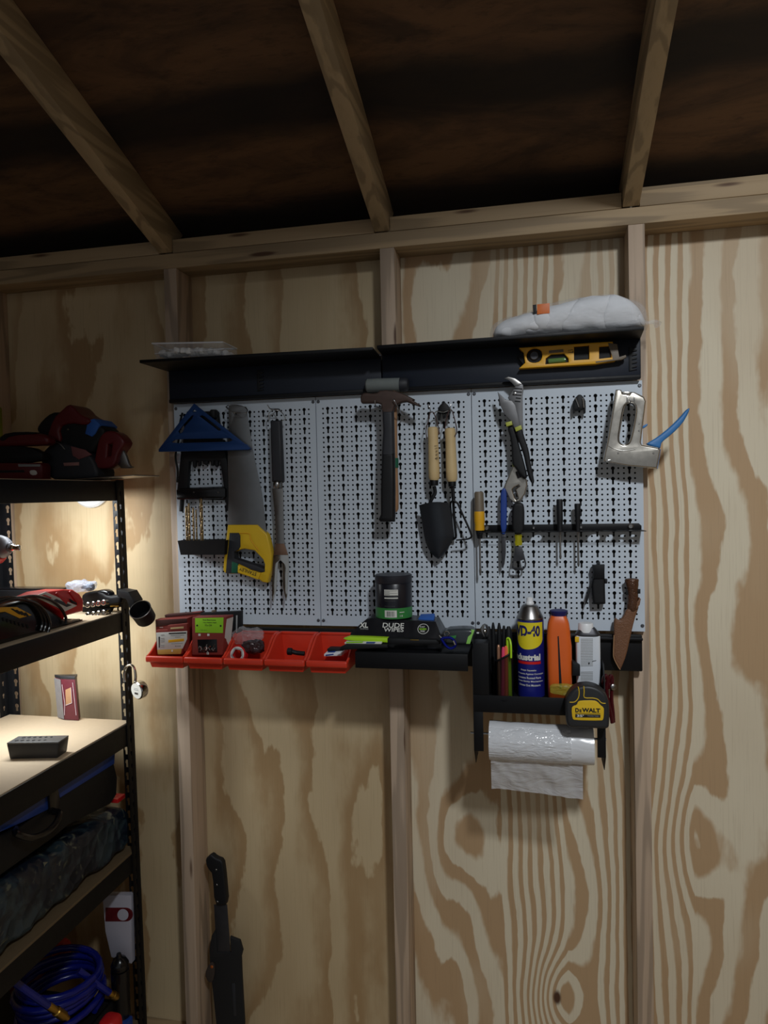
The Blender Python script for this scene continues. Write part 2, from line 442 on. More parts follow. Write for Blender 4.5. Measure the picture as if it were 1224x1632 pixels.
# ---------------------------------------------------------------- setting
PLYR = plywood('plywood_bold_grain', (216, 205, 180), (180, 150, 114), 11, 7.0, 1.0, .48, .66, (2.1, .62),
               step=((.86, 1.03, 5), (1.10, 1.19, 2), (1.235, 1.345, 3.5)), knots=((1.000, Z0-1.0, .06, .11, 3.2, .014), (1.335, Z0-.55, .10, .16, 1.6, 0), (.76, Z0-.6, .08, .13, 1.5, 0)), seed=4.3)
PLYL = plywood('plywood_soft_grain', (200, 179, 142), (168, 138, 98), 5, 5.0, 1.2, .45, .95, (2.6, .7), seed=11.7, tone=.35)
def wallsheet(name, x0, x1, m):
    bm = bmesh.new(); v = [bm.verts.new(p) for p in ((x0, 0, -Z0), (x1, 0, -Z0), (x1, 0, 1.12), (x0, 0, 1.12))]; bm.faces.new(v)
    r = bmesh.ops.extrude_face_region(bm, geom=bm.faces[:]); bmesh.ops.translate(bm, verts=[q for q in r['geom'] if isinstance(q, bmesh.types.BMVert)], vec=(0, .012, 0))
    o = obj(name, bm, m); struct(o); o.location.z = Z0; ROOTS.remove(o); return o
# the sheets keep their origin at the corner of the room, so the grain runs through object space
wl = wallsheet('wall_back', -1.0, .601, PLYL); wr = wallsheet('wall_back', .602, 2.6, PLYR)
for w in (wl, wr):
    w.data.transform(Matrix.Translation((0, 0, Z0))); w.location.z = 0
def room(name, X, Y, Zr, m):
    o = box(name, X, Y, Zr, m, None, 0); struct(o); fin(o); return o
L_V = [lumber('stud_lumber', (190, 168, 146), 2, i*3.1) for i in range(3)]
L_X = lumber('plate_lumber', (176, 152, 118), 0, 2.0); L_Y = lumber('rafter_lumber', (186, 166, 134), 1, 5.0)
S = .6096; XS = -.0273
for i, k in enumerate((-1, 0, 1, 2, 3)):
    o = box('trim_stud', (XS+k*S, XS+k*S+.038), (-.089, -.0005), (-Z0+.038, .976), L_V[i % 3], None, .0015)
    o.name = 'trim_%d' % (i+1); struct(o); fin(o)
n_ = 6
def trim(X, Y, Zr, m):
    global n_
    o = box('trim', X, Y, Zr, m, None, .0015); o.name = 'trim_%d' % n_; n_ += 1; struct(o); fin(o)
trim((-.99, 2.59), (-.089, -.0005), (.976, 1.0165), L_X)                  # wall plate
trim((-.99, 2.59), (-.089, -.0005), (-Z0, -Z0+.038), L_X)                 # sole plate
RX = [XS-.012+k*S for k in (-1, 0, 1, 2, 3)]
for a, b in zip(RX, RX[1:]): trim((a+.0395, b-.0015), (-.087, -.0495), (1.018, 1.055), L_X)  # blocks between the rafters
trim((RX[3]+.0395, RX[4]-.0015), (-.0485, -.0105), (1.018, 1.078), L_X)
sl = 1/3
for k, x in enumerate(RX):
    y0, y1 = -.0895, -3.39; zb = lambda y: 1.0185+(-.089-y)*sl
    ye = -.02
    o = hexa('trim', [(x, y1, zb(y1)), (x+.038, y1, zb(y1)), (x+.038, y0, zb(y0)), (x, y0, zb(y0)),
                      (x, y1, zb(y1)+.0935), (x+.038, y1, zb(y1)+.0935), (x+.038, ye, zb(ye)+.0935), (x, ye, zb(ye)+.0935)], L_Y, None, .0015)
    o.name = 'trim_%d' % n_; n_ += 1; struct(o); fin(o)
zc = lambda y: 1.0185+(-.089-y)*sl+.0945
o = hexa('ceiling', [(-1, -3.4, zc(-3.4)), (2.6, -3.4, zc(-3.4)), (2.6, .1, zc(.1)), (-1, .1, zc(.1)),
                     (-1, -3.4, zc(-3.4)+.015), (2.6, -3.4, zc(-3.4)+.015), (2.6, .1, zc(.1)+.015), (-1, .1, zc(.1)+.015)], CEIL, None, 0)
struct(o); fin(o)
room('floor', (-1, 2.6), (-3.4, .1), (-Z0-.02, -Z0), mat('floor_plywood', (176, 156, 126), .75, 0, .15, 8))
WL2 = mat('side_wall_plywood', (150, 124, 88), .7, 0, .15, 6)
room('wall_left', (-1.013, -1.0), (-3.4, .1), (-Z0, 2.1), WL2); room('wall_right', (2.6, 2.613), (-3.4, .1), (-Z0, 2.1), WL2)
# ---------------------------------------------------------------- pegboard
PB = -.105                                       # front face of the pegboard
PH = .6013
def peg_mesh():
    bm = bmesh.new(); W = .4046; pc, pr = .01267, .01258; NX, NZ = 30, 44
    mx = (W-NX*pc)/2; zt = PH-.0247; cache = {}
    def V(x, z):
        k = (round(x, 6), round(z, 6))
        if k not in cache: cache[k] = bm.verts.new((x, 0, z))
        return cache[k]
    def ring(x0, x1, z0, z1, cx, cz, out):
        def proj(dx, dz):
            t = 1e9
            if dx > 1e-9: t = min(t, (x1-cx)/dx)
            if dx < -1e-9: t = min(t, (x0-cx)/dx)
            if dz > 1e-9: t = min(t, (z1-cz)/dz)
            if dz < -1e-9: t = min(t, (z0-cz)/dz)
            return (cx+dx*t, cz+dz*t)
        cor = sorted([(math.atan2(z-cz, x-cx) % (2*math.pi), (x, z)) for x in (x0, x1) for z in (z0, z1)])
        pts = sorted([(math.atan2(dz, dx) % (2*math.pi), (cx+dx, cz+dz), proj(dx, dz)) for dx, dz in out])
        n = len(pts)
        for i in range(n):
            a0, p, q = pts[i]; a1, p2, q2 = pts[(i+1) % n]
            if i == n-1: a1 += 2*math.pi
            mid = [c for a, c in sorted([(a+(2*math.pi if a < a0 else 0), c) for a, c in cor]) if a0+1e-7 < a < a1-1e-7]
            vs = []
            for c in [p, q]+mid+[q2, p2]:
                v = V(*c)
                if v not in vs: vs.append(v)
            if len(vs) > 2:
                try: bm.faces.new(vs)
                except ValueError: pass
    dot = [(.0025*math.cos(a), .0025*math.sin(a)) for a in [math.pi/4*i+.39 for i in range(8)]]
    sw, hr, sb = .0023, .0046, .0128
    a0 = math.asin(sw/hr); key = []
    for i in range(9):
        a = -math.pi/2+a0+(2*math.pi-2*a0)*i/8; key.append((hr*math.cos(a), hr*math.sin(a)))
    key += [(-sw, -sb), (-sw*.6, -sb-.0014), (sw*.6, -sb-.0014), (sw, -sb)]
    for i in range(NX):
        xa = mx+i*pc
        for j in range(NZ):
            za = zt-(j+1)*pr
            if i % 3 == 1:
                if j % 2: continue
                ring(xa, xa+pc, za-pr, za+pr, xa+pc/2, za+pr/2, key)
            else: ring(xa, xa+pc, za, za+pr, xa+pc/2, za+pr/2, dot)
    def q(x0, x1, z0, z1): bm.faces.new([bm.verts.new(p) for p in ((x0, 0, z0), (x1, 0, z0), (x1, 0, z1), (x0, 0, z1))])
    zb = zt-NZ*pr
    q(0, W, zt, PH); q(0, W, 0, zb); q(0, mx, zb, zt); q(W-mx, W, zb, zt)
    for (xa, za, xb, zb_) in ((0, 0, W, 0), (W, 0, W, PH), (W, PH, 0, PH), (0, PH, 0, 0)):      # folded rim
        bm.faces.new([bm.verts.new(p) for p in ((xa, 0, za), (xb, 0, zb_), (xb, .015, zb_), (xa, .015, za))])
    for v in bm.verts: v.co.y += PB
    return bm
pp = T('pegboard_panel', 'left panel of the white metal pegboard, behind the hand saw and blue square', 'pegboard', 'white pegboard panels on the wall')
bm = peg_mesh(); me = bpy.data.meshes.new('perforated_sheet'); bm.to_mesh(me); bm.free()
o = bpy.data.objects.new('perforated_sheet', me); me.materials.append(PEGW); COL.objects.link(o); o.parent = pp
box('added_shade_sheet', (.003, .4016), (PB+.011, PB+.0135), (.003, PH-.003), mat('hole_shade_black', (30, 28, 27), .85), pp, 0)  # invented dark sheet, added behind the perforations so the holes read as deep shade
for x in (.0065, .3987):
    for z in (.014, PH-.012):
        lathe('screw', [(.0042, 0), (.0042, .0012), (.003, .0022)], (x, PB-.0003, z), (0, -1, 0), SCREWD, pp, 12)
fin(pp)
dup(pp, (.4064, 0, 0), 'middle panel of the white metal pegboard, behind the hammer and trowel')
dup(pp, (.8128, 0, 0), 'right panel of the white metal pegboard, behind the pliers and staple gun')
# ---------------------------------------------------------------- shelves of the pegboard
def bracket(x, z0, z1, y, par, w=.018):
    n = 6; pts = []
    for i in range(n):
        za = z1-(z1-z0)*i/n; zb = z1-(z1-z0)*(i+.5)/n
        pts += [(x+w, za), (x+w*.35, za-.002), (x+w*.35, zb), (x+w, zb-.002)]
    pts = [(x, z1)]+pts+[(x, z0)]
    return flat('toothed_bracket', [pts[::-1]], y, .004, BLKM, par, .0005)
def wshelf(lab, xl, xr, pl, pr_, zbk, zfl, zfr, xs):
    r = T('wall_shelf', lab, 'shelf', 'black metal shelves over the pegboard')
    box('back_panel', (pl, pr_), (-.122, -.1065), (.6035, .700), NAVY, r, .003)
    box('lower_rail', (pl+.001, pr_-.001), (-.126, -.1065), (.6025, .6125), BLK, r, .002)
    hexa('shelf_plate', [(xl, -.212, zfl-.003), (xr, -.212, zfr-.003), (pr_, -.1065, zbk-.002), (pl, -.1065, zbk-.002),
                         (xl, -.212, zfl+.005), (xr, -.212, zfr+.005), (pr_, -.1065, zbk+.002), (pl, -.1065, zbk+.002)], BLK, r, .001)
    for x in xs: bracket(x, .622, .678, -.1255, r)
    fin(r)
wshelf('black wall shelf over the left half of the pegboard, carrying a clear plastic tray', -.036, .586, -.004, .5865, .690, .701, .695, (.252,))
wshelf('black wall shelf over the right half of the pegboard, carrying the wrapped cloth bundle', .596, 1.208, .5885, 1.213, .698, .698, .7015, (1.186,))
# lower rail and tray
r = T('wall_rail', 'long black metal rail along the bottom edge of the white pegboard', 'rail')
box('rail_panel', (.0, 1.209), (-.119, -.1065), (-.094, -.006), BLK, r, .003)
box('upper_lip', (.0, 1.209), (-.131, -.1065), (-.0175, -.0115), BLK, r, .0015)
fin(r)
r = T('shelf_tray', 'black metal tray shelf under the wipes packet, beside the red bins', 'shelf')
box('tray_plate', (.538, .8065), (-.262, -.1325), (-.034, -.030), BLK, r, .001)
box('front_lip', (.538, .8065), (-.266, -.2625), (-.069, -.030), BLK, r, .0015)
box('end_bracket', (.545, .551), (-.262, -.1325), (-.067, -.0345), BLK, r, .001)
fin(r)
# ---------------------------------------------------------------- items on the top shelves
r = T('plastic_tray', 'clear plastic tray of white lumps on the left end of the black shelf', 'tray')
def zs(y): return .699+(-.155-y)*0+.003
x0, x1 = .004, .205
hexa('tray_shell', [(x0, -.20, .7055), (x1, -.20, .7005), (x1, -.125, .7005), (x0, -.125, .7055),
                    (x0-.006, -.205, .7475), (x1-.01, -.205, .738), (x1-.01, -.12, .738), (x0-.006, -.12, .7475)], FILMC, r, .004)
tube('rim', [(x0-.006, -.205, .7475), (x1-.01, -.205, .738), (x1-.01, -.12, .738), (x0-.006, -.12, .7475)], .0022, FILMW, r, 0, True)
box('fold_line', (x0, x1-.008), (-.206, -.2035), (.7195, .7215), FILMW, r, .0005)
lumps = []
for i in range(11):
    x = x0+.012+i*.0165; 
    lumps.append(lump('lump', (x, -.16+random.uniform(-.02, .02)-.01, .7255-i*.0007+random.uniform(-.002, .004)), (.010, .022, .0095), RAGS, None, .004, 90, 4, 2.5))
merge('white_lumps', lumps, r)
fin(r)
r = T('cloth_bundle', 'bundle of grey-white cloth wrapped in clear film on the black shelf', 'wrapped cloth')
zf = .7075
secs = [(.872, -.155, zf+.008, .010, .008), (.885, -.156, zf+.018, .034, .017), (.93, -.158, zf+.024, .046, .026), (.98, -.160, zf+.031, .05, .032), (1.05, -.160, zf+.037, .052, .038), (1.12, -.160, zf+.040, .053, .0415), (1.17, -.160, zf+.036, .05, .036), (1.20, -.158, zf+.026, .042, .024), (1.214, -.156, zf+.014, .02, .010)]
loft('folded_cloth', sect(secs, 6), FLEECE, r, 44, .0062, 17, zf, 2.4)
secs2 = [(a-.008 if i < 2 else (a+.008 if i > 6 else a), b, c+.0015, d+.004, e+.004) for i, (a, b, c, d, e) in enumerate(secs)]
loft('clear_wrap', sect(secs2, 6), FILMC, r, 44, .0058, 19, zf-.0015, 2.4)
plate('orange_sticker', [(856, 485), (876, 483), (876, 499), (856, 501)], -.2145, .0006, PORANGE, r)
plate('black_sticker_edge', [(849, 486), (855, 485), (855, 500), (850, 500)], -.2115, .0006, BLKM, r)
tube('tied_end', [(1.205, -.16, zf+.022), (1.222, -.165, zf+.016), (1.238, -.16, zf+.018), (1.245, -.165, zf+.010)], .006, FILMC, r, radii=[1.2, .6, .9, 1.6])
lump('orange_corner', (1.199, -.182, zf+.022), (.008, .010, .013), PORANGE, r, .003, 80, 3)
fin(r)
r = T('torpedo_level', 'short yellow spirit level held against the black panel below the cloth bundle', 'spirit level')
Q = Zm(780, 450, 4.371); yl = -.146
plate('body', Q((205, 455), (735, 418), (860, 412), (878, 545), (740, 568), (205, 600), (248, 560), (238, 490)), yl, .022, YELD, r,
      holes=[chaikin(Q((255, 510), (275, 470), (320, 455), (360, 470), (370, 510), (355, 550), (310, 562), (270, 550)), 1),
             Q((390, 570), (394, 530), (430, 502), (520, 496), (550, 530), (552, 556)), Q((590, 446), (695, 438), (695, 535), (590, 542)), Q((765, 446), (842, 441), (850, 522), (765, 532))], bev=.002)
plate('dark_insert', Q((195, 520), (260, 450), (860, 425), (862, 540), (250, 590)), yl+.008, .012, BLKM, r)
P = at(*Q((470, 545))[0], yl+.004)
lathe('vial', [(.0055, -.02), (.006, -.016), (.006, .016), (.0055, .02)], P, (1, 0, .03), GLASSG, r, 16)
P = at(*Q((312, 510))[0], yl+.006)
lathe('round_vial', [(.011, 0), (.011, .004), (.009, .0055)], P+Vector((0, .003, 0)), (0, -1, 0), DARKST, r, 20)
plate('end_cap', Q((825, 420), (890, 430), (905, 520), (950, 505), (955, 520), (925, 538), (740, 562), (740, 550), (860, 535)), yl-.0008, .014, TAUPE, r)
text('17', at(*Q((565, 482))[0], yl-.0006), .008, .012, INK, r, -1.5)
plate('brand_plate', Q((415, 475), (515, 465), (517, 485), (415, 494)), yl-.0007, .001, TAUPE, r)
fin(r)
# ---------------------------------------------------------------- left pegboard tools
Q = Zm(270, 630, 7.2)
r = T('bit_organizer', 'black plastic frame with dark prongs behind the blue square', 'tool holder')
Q2 = Zm(270, 780, 5.83)
fr = Q((195, 185), (545, 180), (560, 300), (600, 560), (640, 650), (680, 900), (672, 1090))+Q2((555, 90), (545, 200), (525, 200), (520, 100), (70, 95), (65, 10))+Q((85, 1080), (100, 960), (125, 680), (150, 560), (180, 300))
plate('frame', fr, -.124, .017, BLKM, r, holes=[Q((222, 765), (240, 755), (575, 755), (590, 850), (620, 1045), (205, 1060))], bev=.003)
for u, w, h in ((282, 36, 80), (340, 26, 60), (410, 60, 45), (490, 30, 55), (535, 40, 70)):
    plate('prong', Q((u-w/2, 750), (u+w/2, 750), (u+w/2-2, 750+h*.8), (u, 755+h), (u-w/2+2, 750+h*.8)), -.126, .012, BLKM, r, bev=.002)
plate('lower_bar', Q((75, 1085), (130, 1065), (620, 1055), (640, 1075), (640, 1165), (600, 1185), (110, 1200), (80, 1190)), -.135, .028, BLKG, r, bev=.004)
for u in (280, 560): lathe('rivet', [(.0022, 0), (.0016, .0012)], at(*Q((u, 1112))[0], -.1355), (0, -1, 0), STEEL, r, 10)
tube('left_post', pt(Q2((118, 95), (112, 205)), -.120), .006, BLKM, r, 0)
lump('upper_knob', at(*Q((510, 215))[0], -.131), (.008, .012, .012), BLKM, r, .002, 60, 3)
tube('cable', pt(Q((150, 200, ), (120, 330), (105, 520), (70, 700), (95, 860), (90, 1000)), -.118), .0028, BLKM, r)
fin(r)
r = T('bit_tray', 'shallow black tray on the pegboard holding the upright drill bits', 'tray')
x0 = at(283, 861, -.165)[0]; x1 = at(358.5, 861, -.165)[0]; zt_ = at(320, 861.5, -.165)[2]; zb_ = at(320, 884.5, -.165)[2]
def openbox(name, X, Y, Zr, th, m, par, taper=.006, bev=.0008):
    a, b = X; c, d = Y; e, f = Zr; t = taper; bm = bmesh.new()
    lo = [(a+t, c+t, e), (b-t, c+t, e), (b-t, d, e), (a+t, d, e)]; hi = [(a, c, f), (b, c, f), (b, d, f), (a, d, f)]
    li = [(a+t+th, c+t+th, e+th), (b-t-th, c+t+th, e+th), (b-t-th, d-th, e+th), (a+t+th, d-th, e+th)]; hi2 = [(a+th, c+th, f), (b-th, c+th, f), (b-th, d-th, f), (a+th, d-th, f)]
    A, B, C_, D = [[bm.verts.new(p) for p in L] for L in (lo, hi, li, hi2)]
    bm.faces.new(A[::-1]); bm.faces.new(C_)
    for i in range(4):
        j = (i+1) % 4
        bm.faces.new((A[i], A[j], B[j], B[i])); bm.faces.new((B[i], B[j], D[j], D[i])); bm.faces.new((D[i], D[j], C_[j], C_[i]))
    return obj(name, bm, m, par)
openbox('tray', (x0, x1), (-.165, -.1065), (zb_, zt_), .002, BLKM, r, .005)
fin(r)
def drillbit(px, top, rad, y, lab):
    r = T('drill_bit', lab, 'drill bit', 'gold twist drill bits in the black tray')
    z1 = at(px, top, y)[2]; x = at(px, 840, y)[0]; z0 = zb_+.0025; zm = z0+(z1-z0)*.35
    lathe('shank', [(rad*.95, 0), (rad*.95, zm-z0)], (x, y, z0), (0, 0, 1), BITST, r, 12)
    bm = bmesh.new(); n = 46; R = []
    for i in range(n+1):
        f = i/n; z = zm+(z1-zm)*f; tw = f*9.5; s = 1 if f < .96 else (1-f)/.04+.05; ring = []
        for k in range(16):
            a = 2*math.pi*k/16; rr = rad*(.62+.38*abs(math.cos(a))**.7)*s
            ring.append(bm.verts.new((x+rr*math.cos(a+tw), y+rr*math.sin(a+tw), z)))
        R.append(ring)
    for A, B in zip(R, R[1:]):
        for k in range(16): bm.faces.new((A[k], A[(k+1) % 16], B[(k+1) % 16], B[k]))
    bm.faces.new(R[-1]); bm.faces.new(R[0])
    obj('fluted_tip', bm, BITST, r); fin(r)
for a in ((297.5, 806, .0030, -.146, 'leftmost slim drill bit in the black pegboard tray'), (301.8, 801, .0034, -.135, 'second drill bit from the left in the black pegboard tray'),
          (308.6, 808, .0028, -.147, 'middle drill bit in the black pegboard tray, thin and pale'), (313.2, 811, .0026, -.136, 'shortest drill bit in the black pegboard tray, second from right'),
          (321.6, 793, .0046, -.142, 'tallest and thickest drill bit at the right in the black tray')): drillbit(*a)
r = T('speed_square', 'blue triangular rafter square hung on the left pegboard panel', 'square')
plate('plate', [(308.9, 643)]+Q((920, 600), (925, 612), (905, 625), (0, 645)) + [(252.6, 719), (252.6, 716)], -.152, .005, BLUE, r,
      holes=[Q((262, 188), (282, 160), (312, 186), (290, 192)), Q((100, 415), (165, 330), (255, 232), (275, 228), (262, 262), (180, 352), (150, 420), (118, 442)),
             Q((345, 240), (372, 228), (400, 240), (585, 385), (590, 402), (560, 405), (425, 300)), Q((22, 540), (60, 510), (130, 503), (700, 492), (722, 516), (690, 532), (100, 548))], bev=.0008)
plate('fence', Q((-125, 628), (10, 562), (30, 556), (880, 560), (925, 612), (905, 626), (-125, 648)), -.157, .014, BLUE, r, bev=.001)
fin(r)
r = T('hand_saw', 'hand saw with yellow and black handle hanging blade-up on the pegboard', 'saw')
plate('blade', Q((680, 112), (880, 130), (905, 300), (955, 620))+Q2((860, 40), (880, 200), (905, 430), (880, 520), (560, 500), (543, 330), (548, 60))+Q((668, 680), (680, 400)), -.1335, .0016, SAWST, r,
      holes=[chaikin(Q((735, 200), (770, 200), (770, 226), (735, 226)), 1)], bev=.0002)
hole = Q2((600, 582), (655, 560), (700, 552), (790, 568), (868, 650), (886, 700), (882, 742), (800, 705), (640, 655), (602, 640))
Yo = Q2((540, 330), (810, 330), (905, 420), (930, 520), (946, 610), (940, 745), (908, 868), (865, 862), (830, 836), (760, 815), (640, 782), (570, 786), (515, 778), (498, 750), (506, 620), (522, 480))
plate('handle', Yo, -.142, .026, YEL, r, holes=[hole], bev=.003, seg=2)
plate('grip', Q2((556, 404), (640, 404), (656, 430), (657, 535), (640, 560), (600, 582), (602, 640), (640, 655), (800, 705), (882, 742), (884, 765), (850, 774), (760, 748), (640, 690), (630, 782), (520, 780), (530, 660), (545, 540)), -.145, .031, GRIP, r, bev=.0025)
plate('grip_band', Q2((578, 668), (637, 690), (630, 776), (572, 778)), -.1462, .0325, GREEN, r, bev=.002)
plate('name_strip', Q2((636, 706), (760, 752), (846, 780), (822, 838), (760, 815), (634, 770)), -.1466, .004, YEL, r, bev=.0005)
A = at(*Q2((728, 762))[0], -.1472)
text('STANLEY', A, .050, .0095, INK, r, math.radians(162), .012)
for u, v, a in ((745, 480, 0), (800, 520, 0)):
    pass
tube('inlay_line', pt(Q2((650, 408), (740, 412), (756, 470), (830, 570)), -.1428), .0011, YELD, r)
fin(r)
def hook(lab, pts, y0, grp='wire hooks on the pegboard', rad=.0013):
    o = tube('wire_hook', pts, rad, WIRE); tag(o, lab, 'hook', grp); fin(o); return o
Pk = lambda u, v, y, q=Q: at(*q((u, v))[0], y)
hook('wire hook looped through the top of the hand saw blade', [Pk(690, 150, -.106), Pk(650, 130, -.125), Pk(665, 150, -.15), Pk(740, 196, -.152), Pk(880, 200, -.15), Pk(885, 150, -.135), Pk(800, 118, -.13), Pk(690, 112, -.13), Pk(655, 128, -.14)], 0)
Q1 = Zm(200, 560, 3.825)
hook('wire hook holding the grill fork by its loop', [Pk(865, 325, -.145, Q1), Pk(880, 348, -.14, Q1), Pk(905, 352, -.125, Q1), Pk(935, 352, -.14, Q1), Pk(940, 360, -.15, Q1), Pk(910, 358, -.155, Q1), Pk(885, 350, -.15, Q1), Pk(930, 350, -.107, Q1)], 0)
r = T('grill_fork', 'steel two-tined grill fork with dark handle hanging tines-down', 'fork')
plate('handle', Q1((880, 420), (942, 420), (950, 600), (957, 795), (890, 795), (884, 600)), -.150, .022, GRIP, r, bev=.006, seg=3)
tube('hang_loop', [Pk(878, 425, -.139, Q1), Pk(874, 380, -.139, Q1), Pk(905, 355, -.139, Q1), Pk(945, 365, -.139, Q1), Pk(975, 410, -.139, Q1), Pk(945, 425, -.139, Q1)], .0012, CHROME, r)
lathe('ferrule', [(.0085, -.008), (.0105, -.004), (.0105, .004), (.0085, .008)], Pk(924, 814, -.139, Q1), (.02, 0, -1), STEEL, r, 20)
plate('shaft', Q1((893, 836), (960, 836), (962, 1000), (966, 1150), (985, 1238), (905, 1238), (916, 1150), (910, 1000)), -.1415, .004, STEEL, r, bev=.001)
plate('flare', Q1((914, 1172), (966, 1172), (990, 1242), (902, 1242)), -.1425, .005, COPPER, r, bev=.001)
Q4 = Zm(210, 900, 3.4)
plate('tines', Q1((902, 1240), (993, 1240), (996, 1320), (988, 1420), (985, 1500))+[(457.3, 950), (455.8, 959.5), (454, 950)]+Q1((962, 1440), (960, 1320), (955, 1285), (943, 1272), (930, 1285), (926, 1330), (920, 1450))+[(437, 952), (435, 963), (433.6, 950)]+Q1((892, 1400), (898, 1300)), -.1418, .003, CHROME, r, bev=.0008)
fin(r)
# ---------------------------------------------------------------- middle pegboard tools
Q = Zm(500, 610, 7.65); Q2 = Zm(500, 560, 4.08)
r = T('mallet', 'grey rubber mallet hanging behind the claw hammer', 'mallet')
A = at(584, 614.5, -.1405); B = at(649.5, 613, -.1405)
L = (B-A).length
lathe('head', [(.0135, 0), (.0165, .003), (.0172, L*.3), (.0172, L*.8), (.0165, L-.006), (.0125, L)], A, B-A, RUBB, r, 28)
lathe('head_end', [(.0176, L*.82), (.0176, L-.004), (.014, L+.0015)], A, B-A, GRIP, r, 28)
C_ = at(628, 622, -.1405); D = at(629.5, 816, -.1405)
lathe('handle', [(.0075, .0), (.0072, .1), (.0082, .2), (.0098, .27), (.0092, (D-C_).length-.008), (.005, (D-C_).length)], C_, D-C_, TWOOD, r, 20)
e = (D-C_).normalized()
lathe('handle_band', [(.0100, .17), (.0100, .194)], C_, e, GREEN, r, 20)
fin(r)
r = T('claw_hammer', 'claw hammer with rusty head and black grip hung in front of the mallet', 'hammer')
plate('head', Q((566, 175), (575, 145), (605, 122), (650, 120), (700, 128), (770, 120), (805, 92), (880, 85), (1000, 100), (1120, 145), (1224, 198))+Q2((645, 318), (692, 348), (686, 357), (640, 342), (600, 326), (570, 330), (540, 345), (522, 362))+Q((962, 345), (958, 390), (835, 390), (832, 345), (815, 262), (765, 244), (700, 246), (580, 248), (568, 225)), -.181, .024, RUST, r, bev=.005, seg=3)
plate('handle', Q2((443, 385), (513, 385), (517, 520), (520, 660), (521, 900), (520, 1075), (517, 1107), (432, 1107), (420, 1093), (434, 1060), (434, 900), (439, 660), (447, 520)), -.183, .026, GRIP, r, bev=.008, seg=3)
plate('grip_sleeve', Q2((441, 660), (519, 660), (522, 900), (521, 1075), (519, 1109), (430, 1109), (417, 1095), (432, 1062), (432, 900)), -.1845, .029, BLKM, r, bev=.008, seg=3)
fin(r)
for i, (u, v, lab) in enumerate(((398, 318, 'left wire hook under the claw hammer head'), (518, 312, 'right wire hook under the claw hammer head, its end bent down'))):
    tip = at(*Q2((u, v))[0], -.19)
    if i == 0: pts = [Vector((tip.x, PB, tip.z-.012)), Vector((tip.x, -.14, tip.z-.013)), Vector((tip.x, -.184, tip.z-.012)), tip]
    else: pts = [Vector((tip.x+.012, PB, tip.z-.03)), Vector((tip.x+.012, -.14, tip.z-.033)), Vector((tip.x+.012, -.18, tip.z-.026)), at(*Q2((530, 330))[0], -.19), tip]
    hook(lab, pts, 0)
Q3 = Zm(640, 620, 8.743); Q5 = Zm(640, 760, 7.65)
def turned(name, px0, px1, y, R, par, m=OWOOD):
    A = at(*px0, y); B = at(*px1, y); L = (B-A).length
    return lathe(name, [(R*.72, 0), (R*.97, .003), (R, .012), (R*.93, L*.25), (R*.97, L*.5), (R*1.03, L*.8), (R*1.0, L-.006), (R*.75, L)], A, B-A, m, par, 28)
r = T('garden_trowel', 'black garden trowel with pale wooden handle, left of the cultivator', 'trowel')
turned('handle', (689.8, 680.6), (692, 765.5), -.150, .0137, r)
text('Anvil', at(*Q3((483, 885))[0], -.1644), .034, .0075, INK, r, math.radians(92), .012, space=2.0)
lathe('ferrule', [(.0105, 0), (.011, .002), (.0105, .014)], at(691.6, 765, -.150), (0, 0, -1), BLK, r, 20)
tube('shank', pt([(692, 775, -.15), (693.5, 785, -.15), (690, 792, -.154), (686, 800, -.156), (685, 812, -.152)], 0), .0048, BLK, r, radii=[1, 1, 1, .9, .6])
bm = bmesh.new(); rows = []
LE = Q5((213, 345), (222, 400), (250, 560), (280, 740), (310, 840), (355, 920), (405, 975), (440, 1000))
RE = Q5((572, 318), (590, 400), (612, 560), (628, 720), (605, 800), (560, 880), (505, 960), (458, 1000))
nn = 14
for i, (a, b) in enumerate(zip(spl_n(LE, 3), spl_n(RE, 3))):
    f = i/21; row = []
    for j in range(nn+1):
        s = j/nn; bulge = math.sin(math.pi*s)*.016*(1-f*.55)
        top = -math.sin(math.pi*s)*3.2*max(0, 1-f*4)
        P = at(a[0]+(b[0]-a[0])*s, a[1]+(b[1]-a[1])*s+top, -.146-bulge+f*.012); row.append(P)
    rows.append(row)
F_ = [[bm.verts.new(p) for p in row] for row in rows]; K_ = [[bm.verts.new(p+Vector((0, .0014, 0))) for p in row] for row in rows]
for S_, rev in ((F_, False), (K_, True)):
    for a, b in zip(S_, S_[1:]):
        for j in range(nn): bm.faces.new((a[j], a[j+1], b[j+1], b[j]))
for a, b, c, d in zip(F_, F_[1:], K_, K_[1:]):
    bm.faces.new((a[0], b[0], d[0], c[0])); bm.faces.new((a[-1], c[-1], d[-1], b[-1]))
for j in range(nn): bm.faces.new((F_[0][j], K_[0][j], K_[0][j+1], F_[0][j+1])); bm.faces.new((F_[-1][j], F_[-1][j+1], K_[-1][j+1], K_[-1][j]))
obj('blade', bm, mat('trowel_black_steel', (40, 44, 50), .38, .25, .08), r)
tube('cord', pt(Q3((352, 690), (340, 600), (350, 520), (372, 450), (385, 380), (400, 330), (440, 325), (470, 390), (505, 500), (522, 570), (520, 640)), -.160), .0013, CORD, r)
fin(r)
r = T('hand_cultivator', 'three-tined black hand cultivator with pale wooden handle, right of the trowel', 'cultivator')
turned('handle', (717.3, 682.3), (720.3, 767.5), -.146, .0137, r)
lathe('ferrule', [(.0095, 0), (.01, .002), (.0095, .013)], at(720.5, 767, -.146), (0, 0, -1), BLK, r, 20)
tube('shank', pt([(721.3, 774), (722, 785), (723, 800)], -.146), .0046, BLK, r)
tube('tine', pt(Q5((628, 270, -.146), (632, 330, -.138), (640, 480, -.134), (655, 640, -.134), (660, 735, -.132), (620, 765, -.118)), 0), .0034, BLK, r, radii=[1, 1, 1, .95, .7])
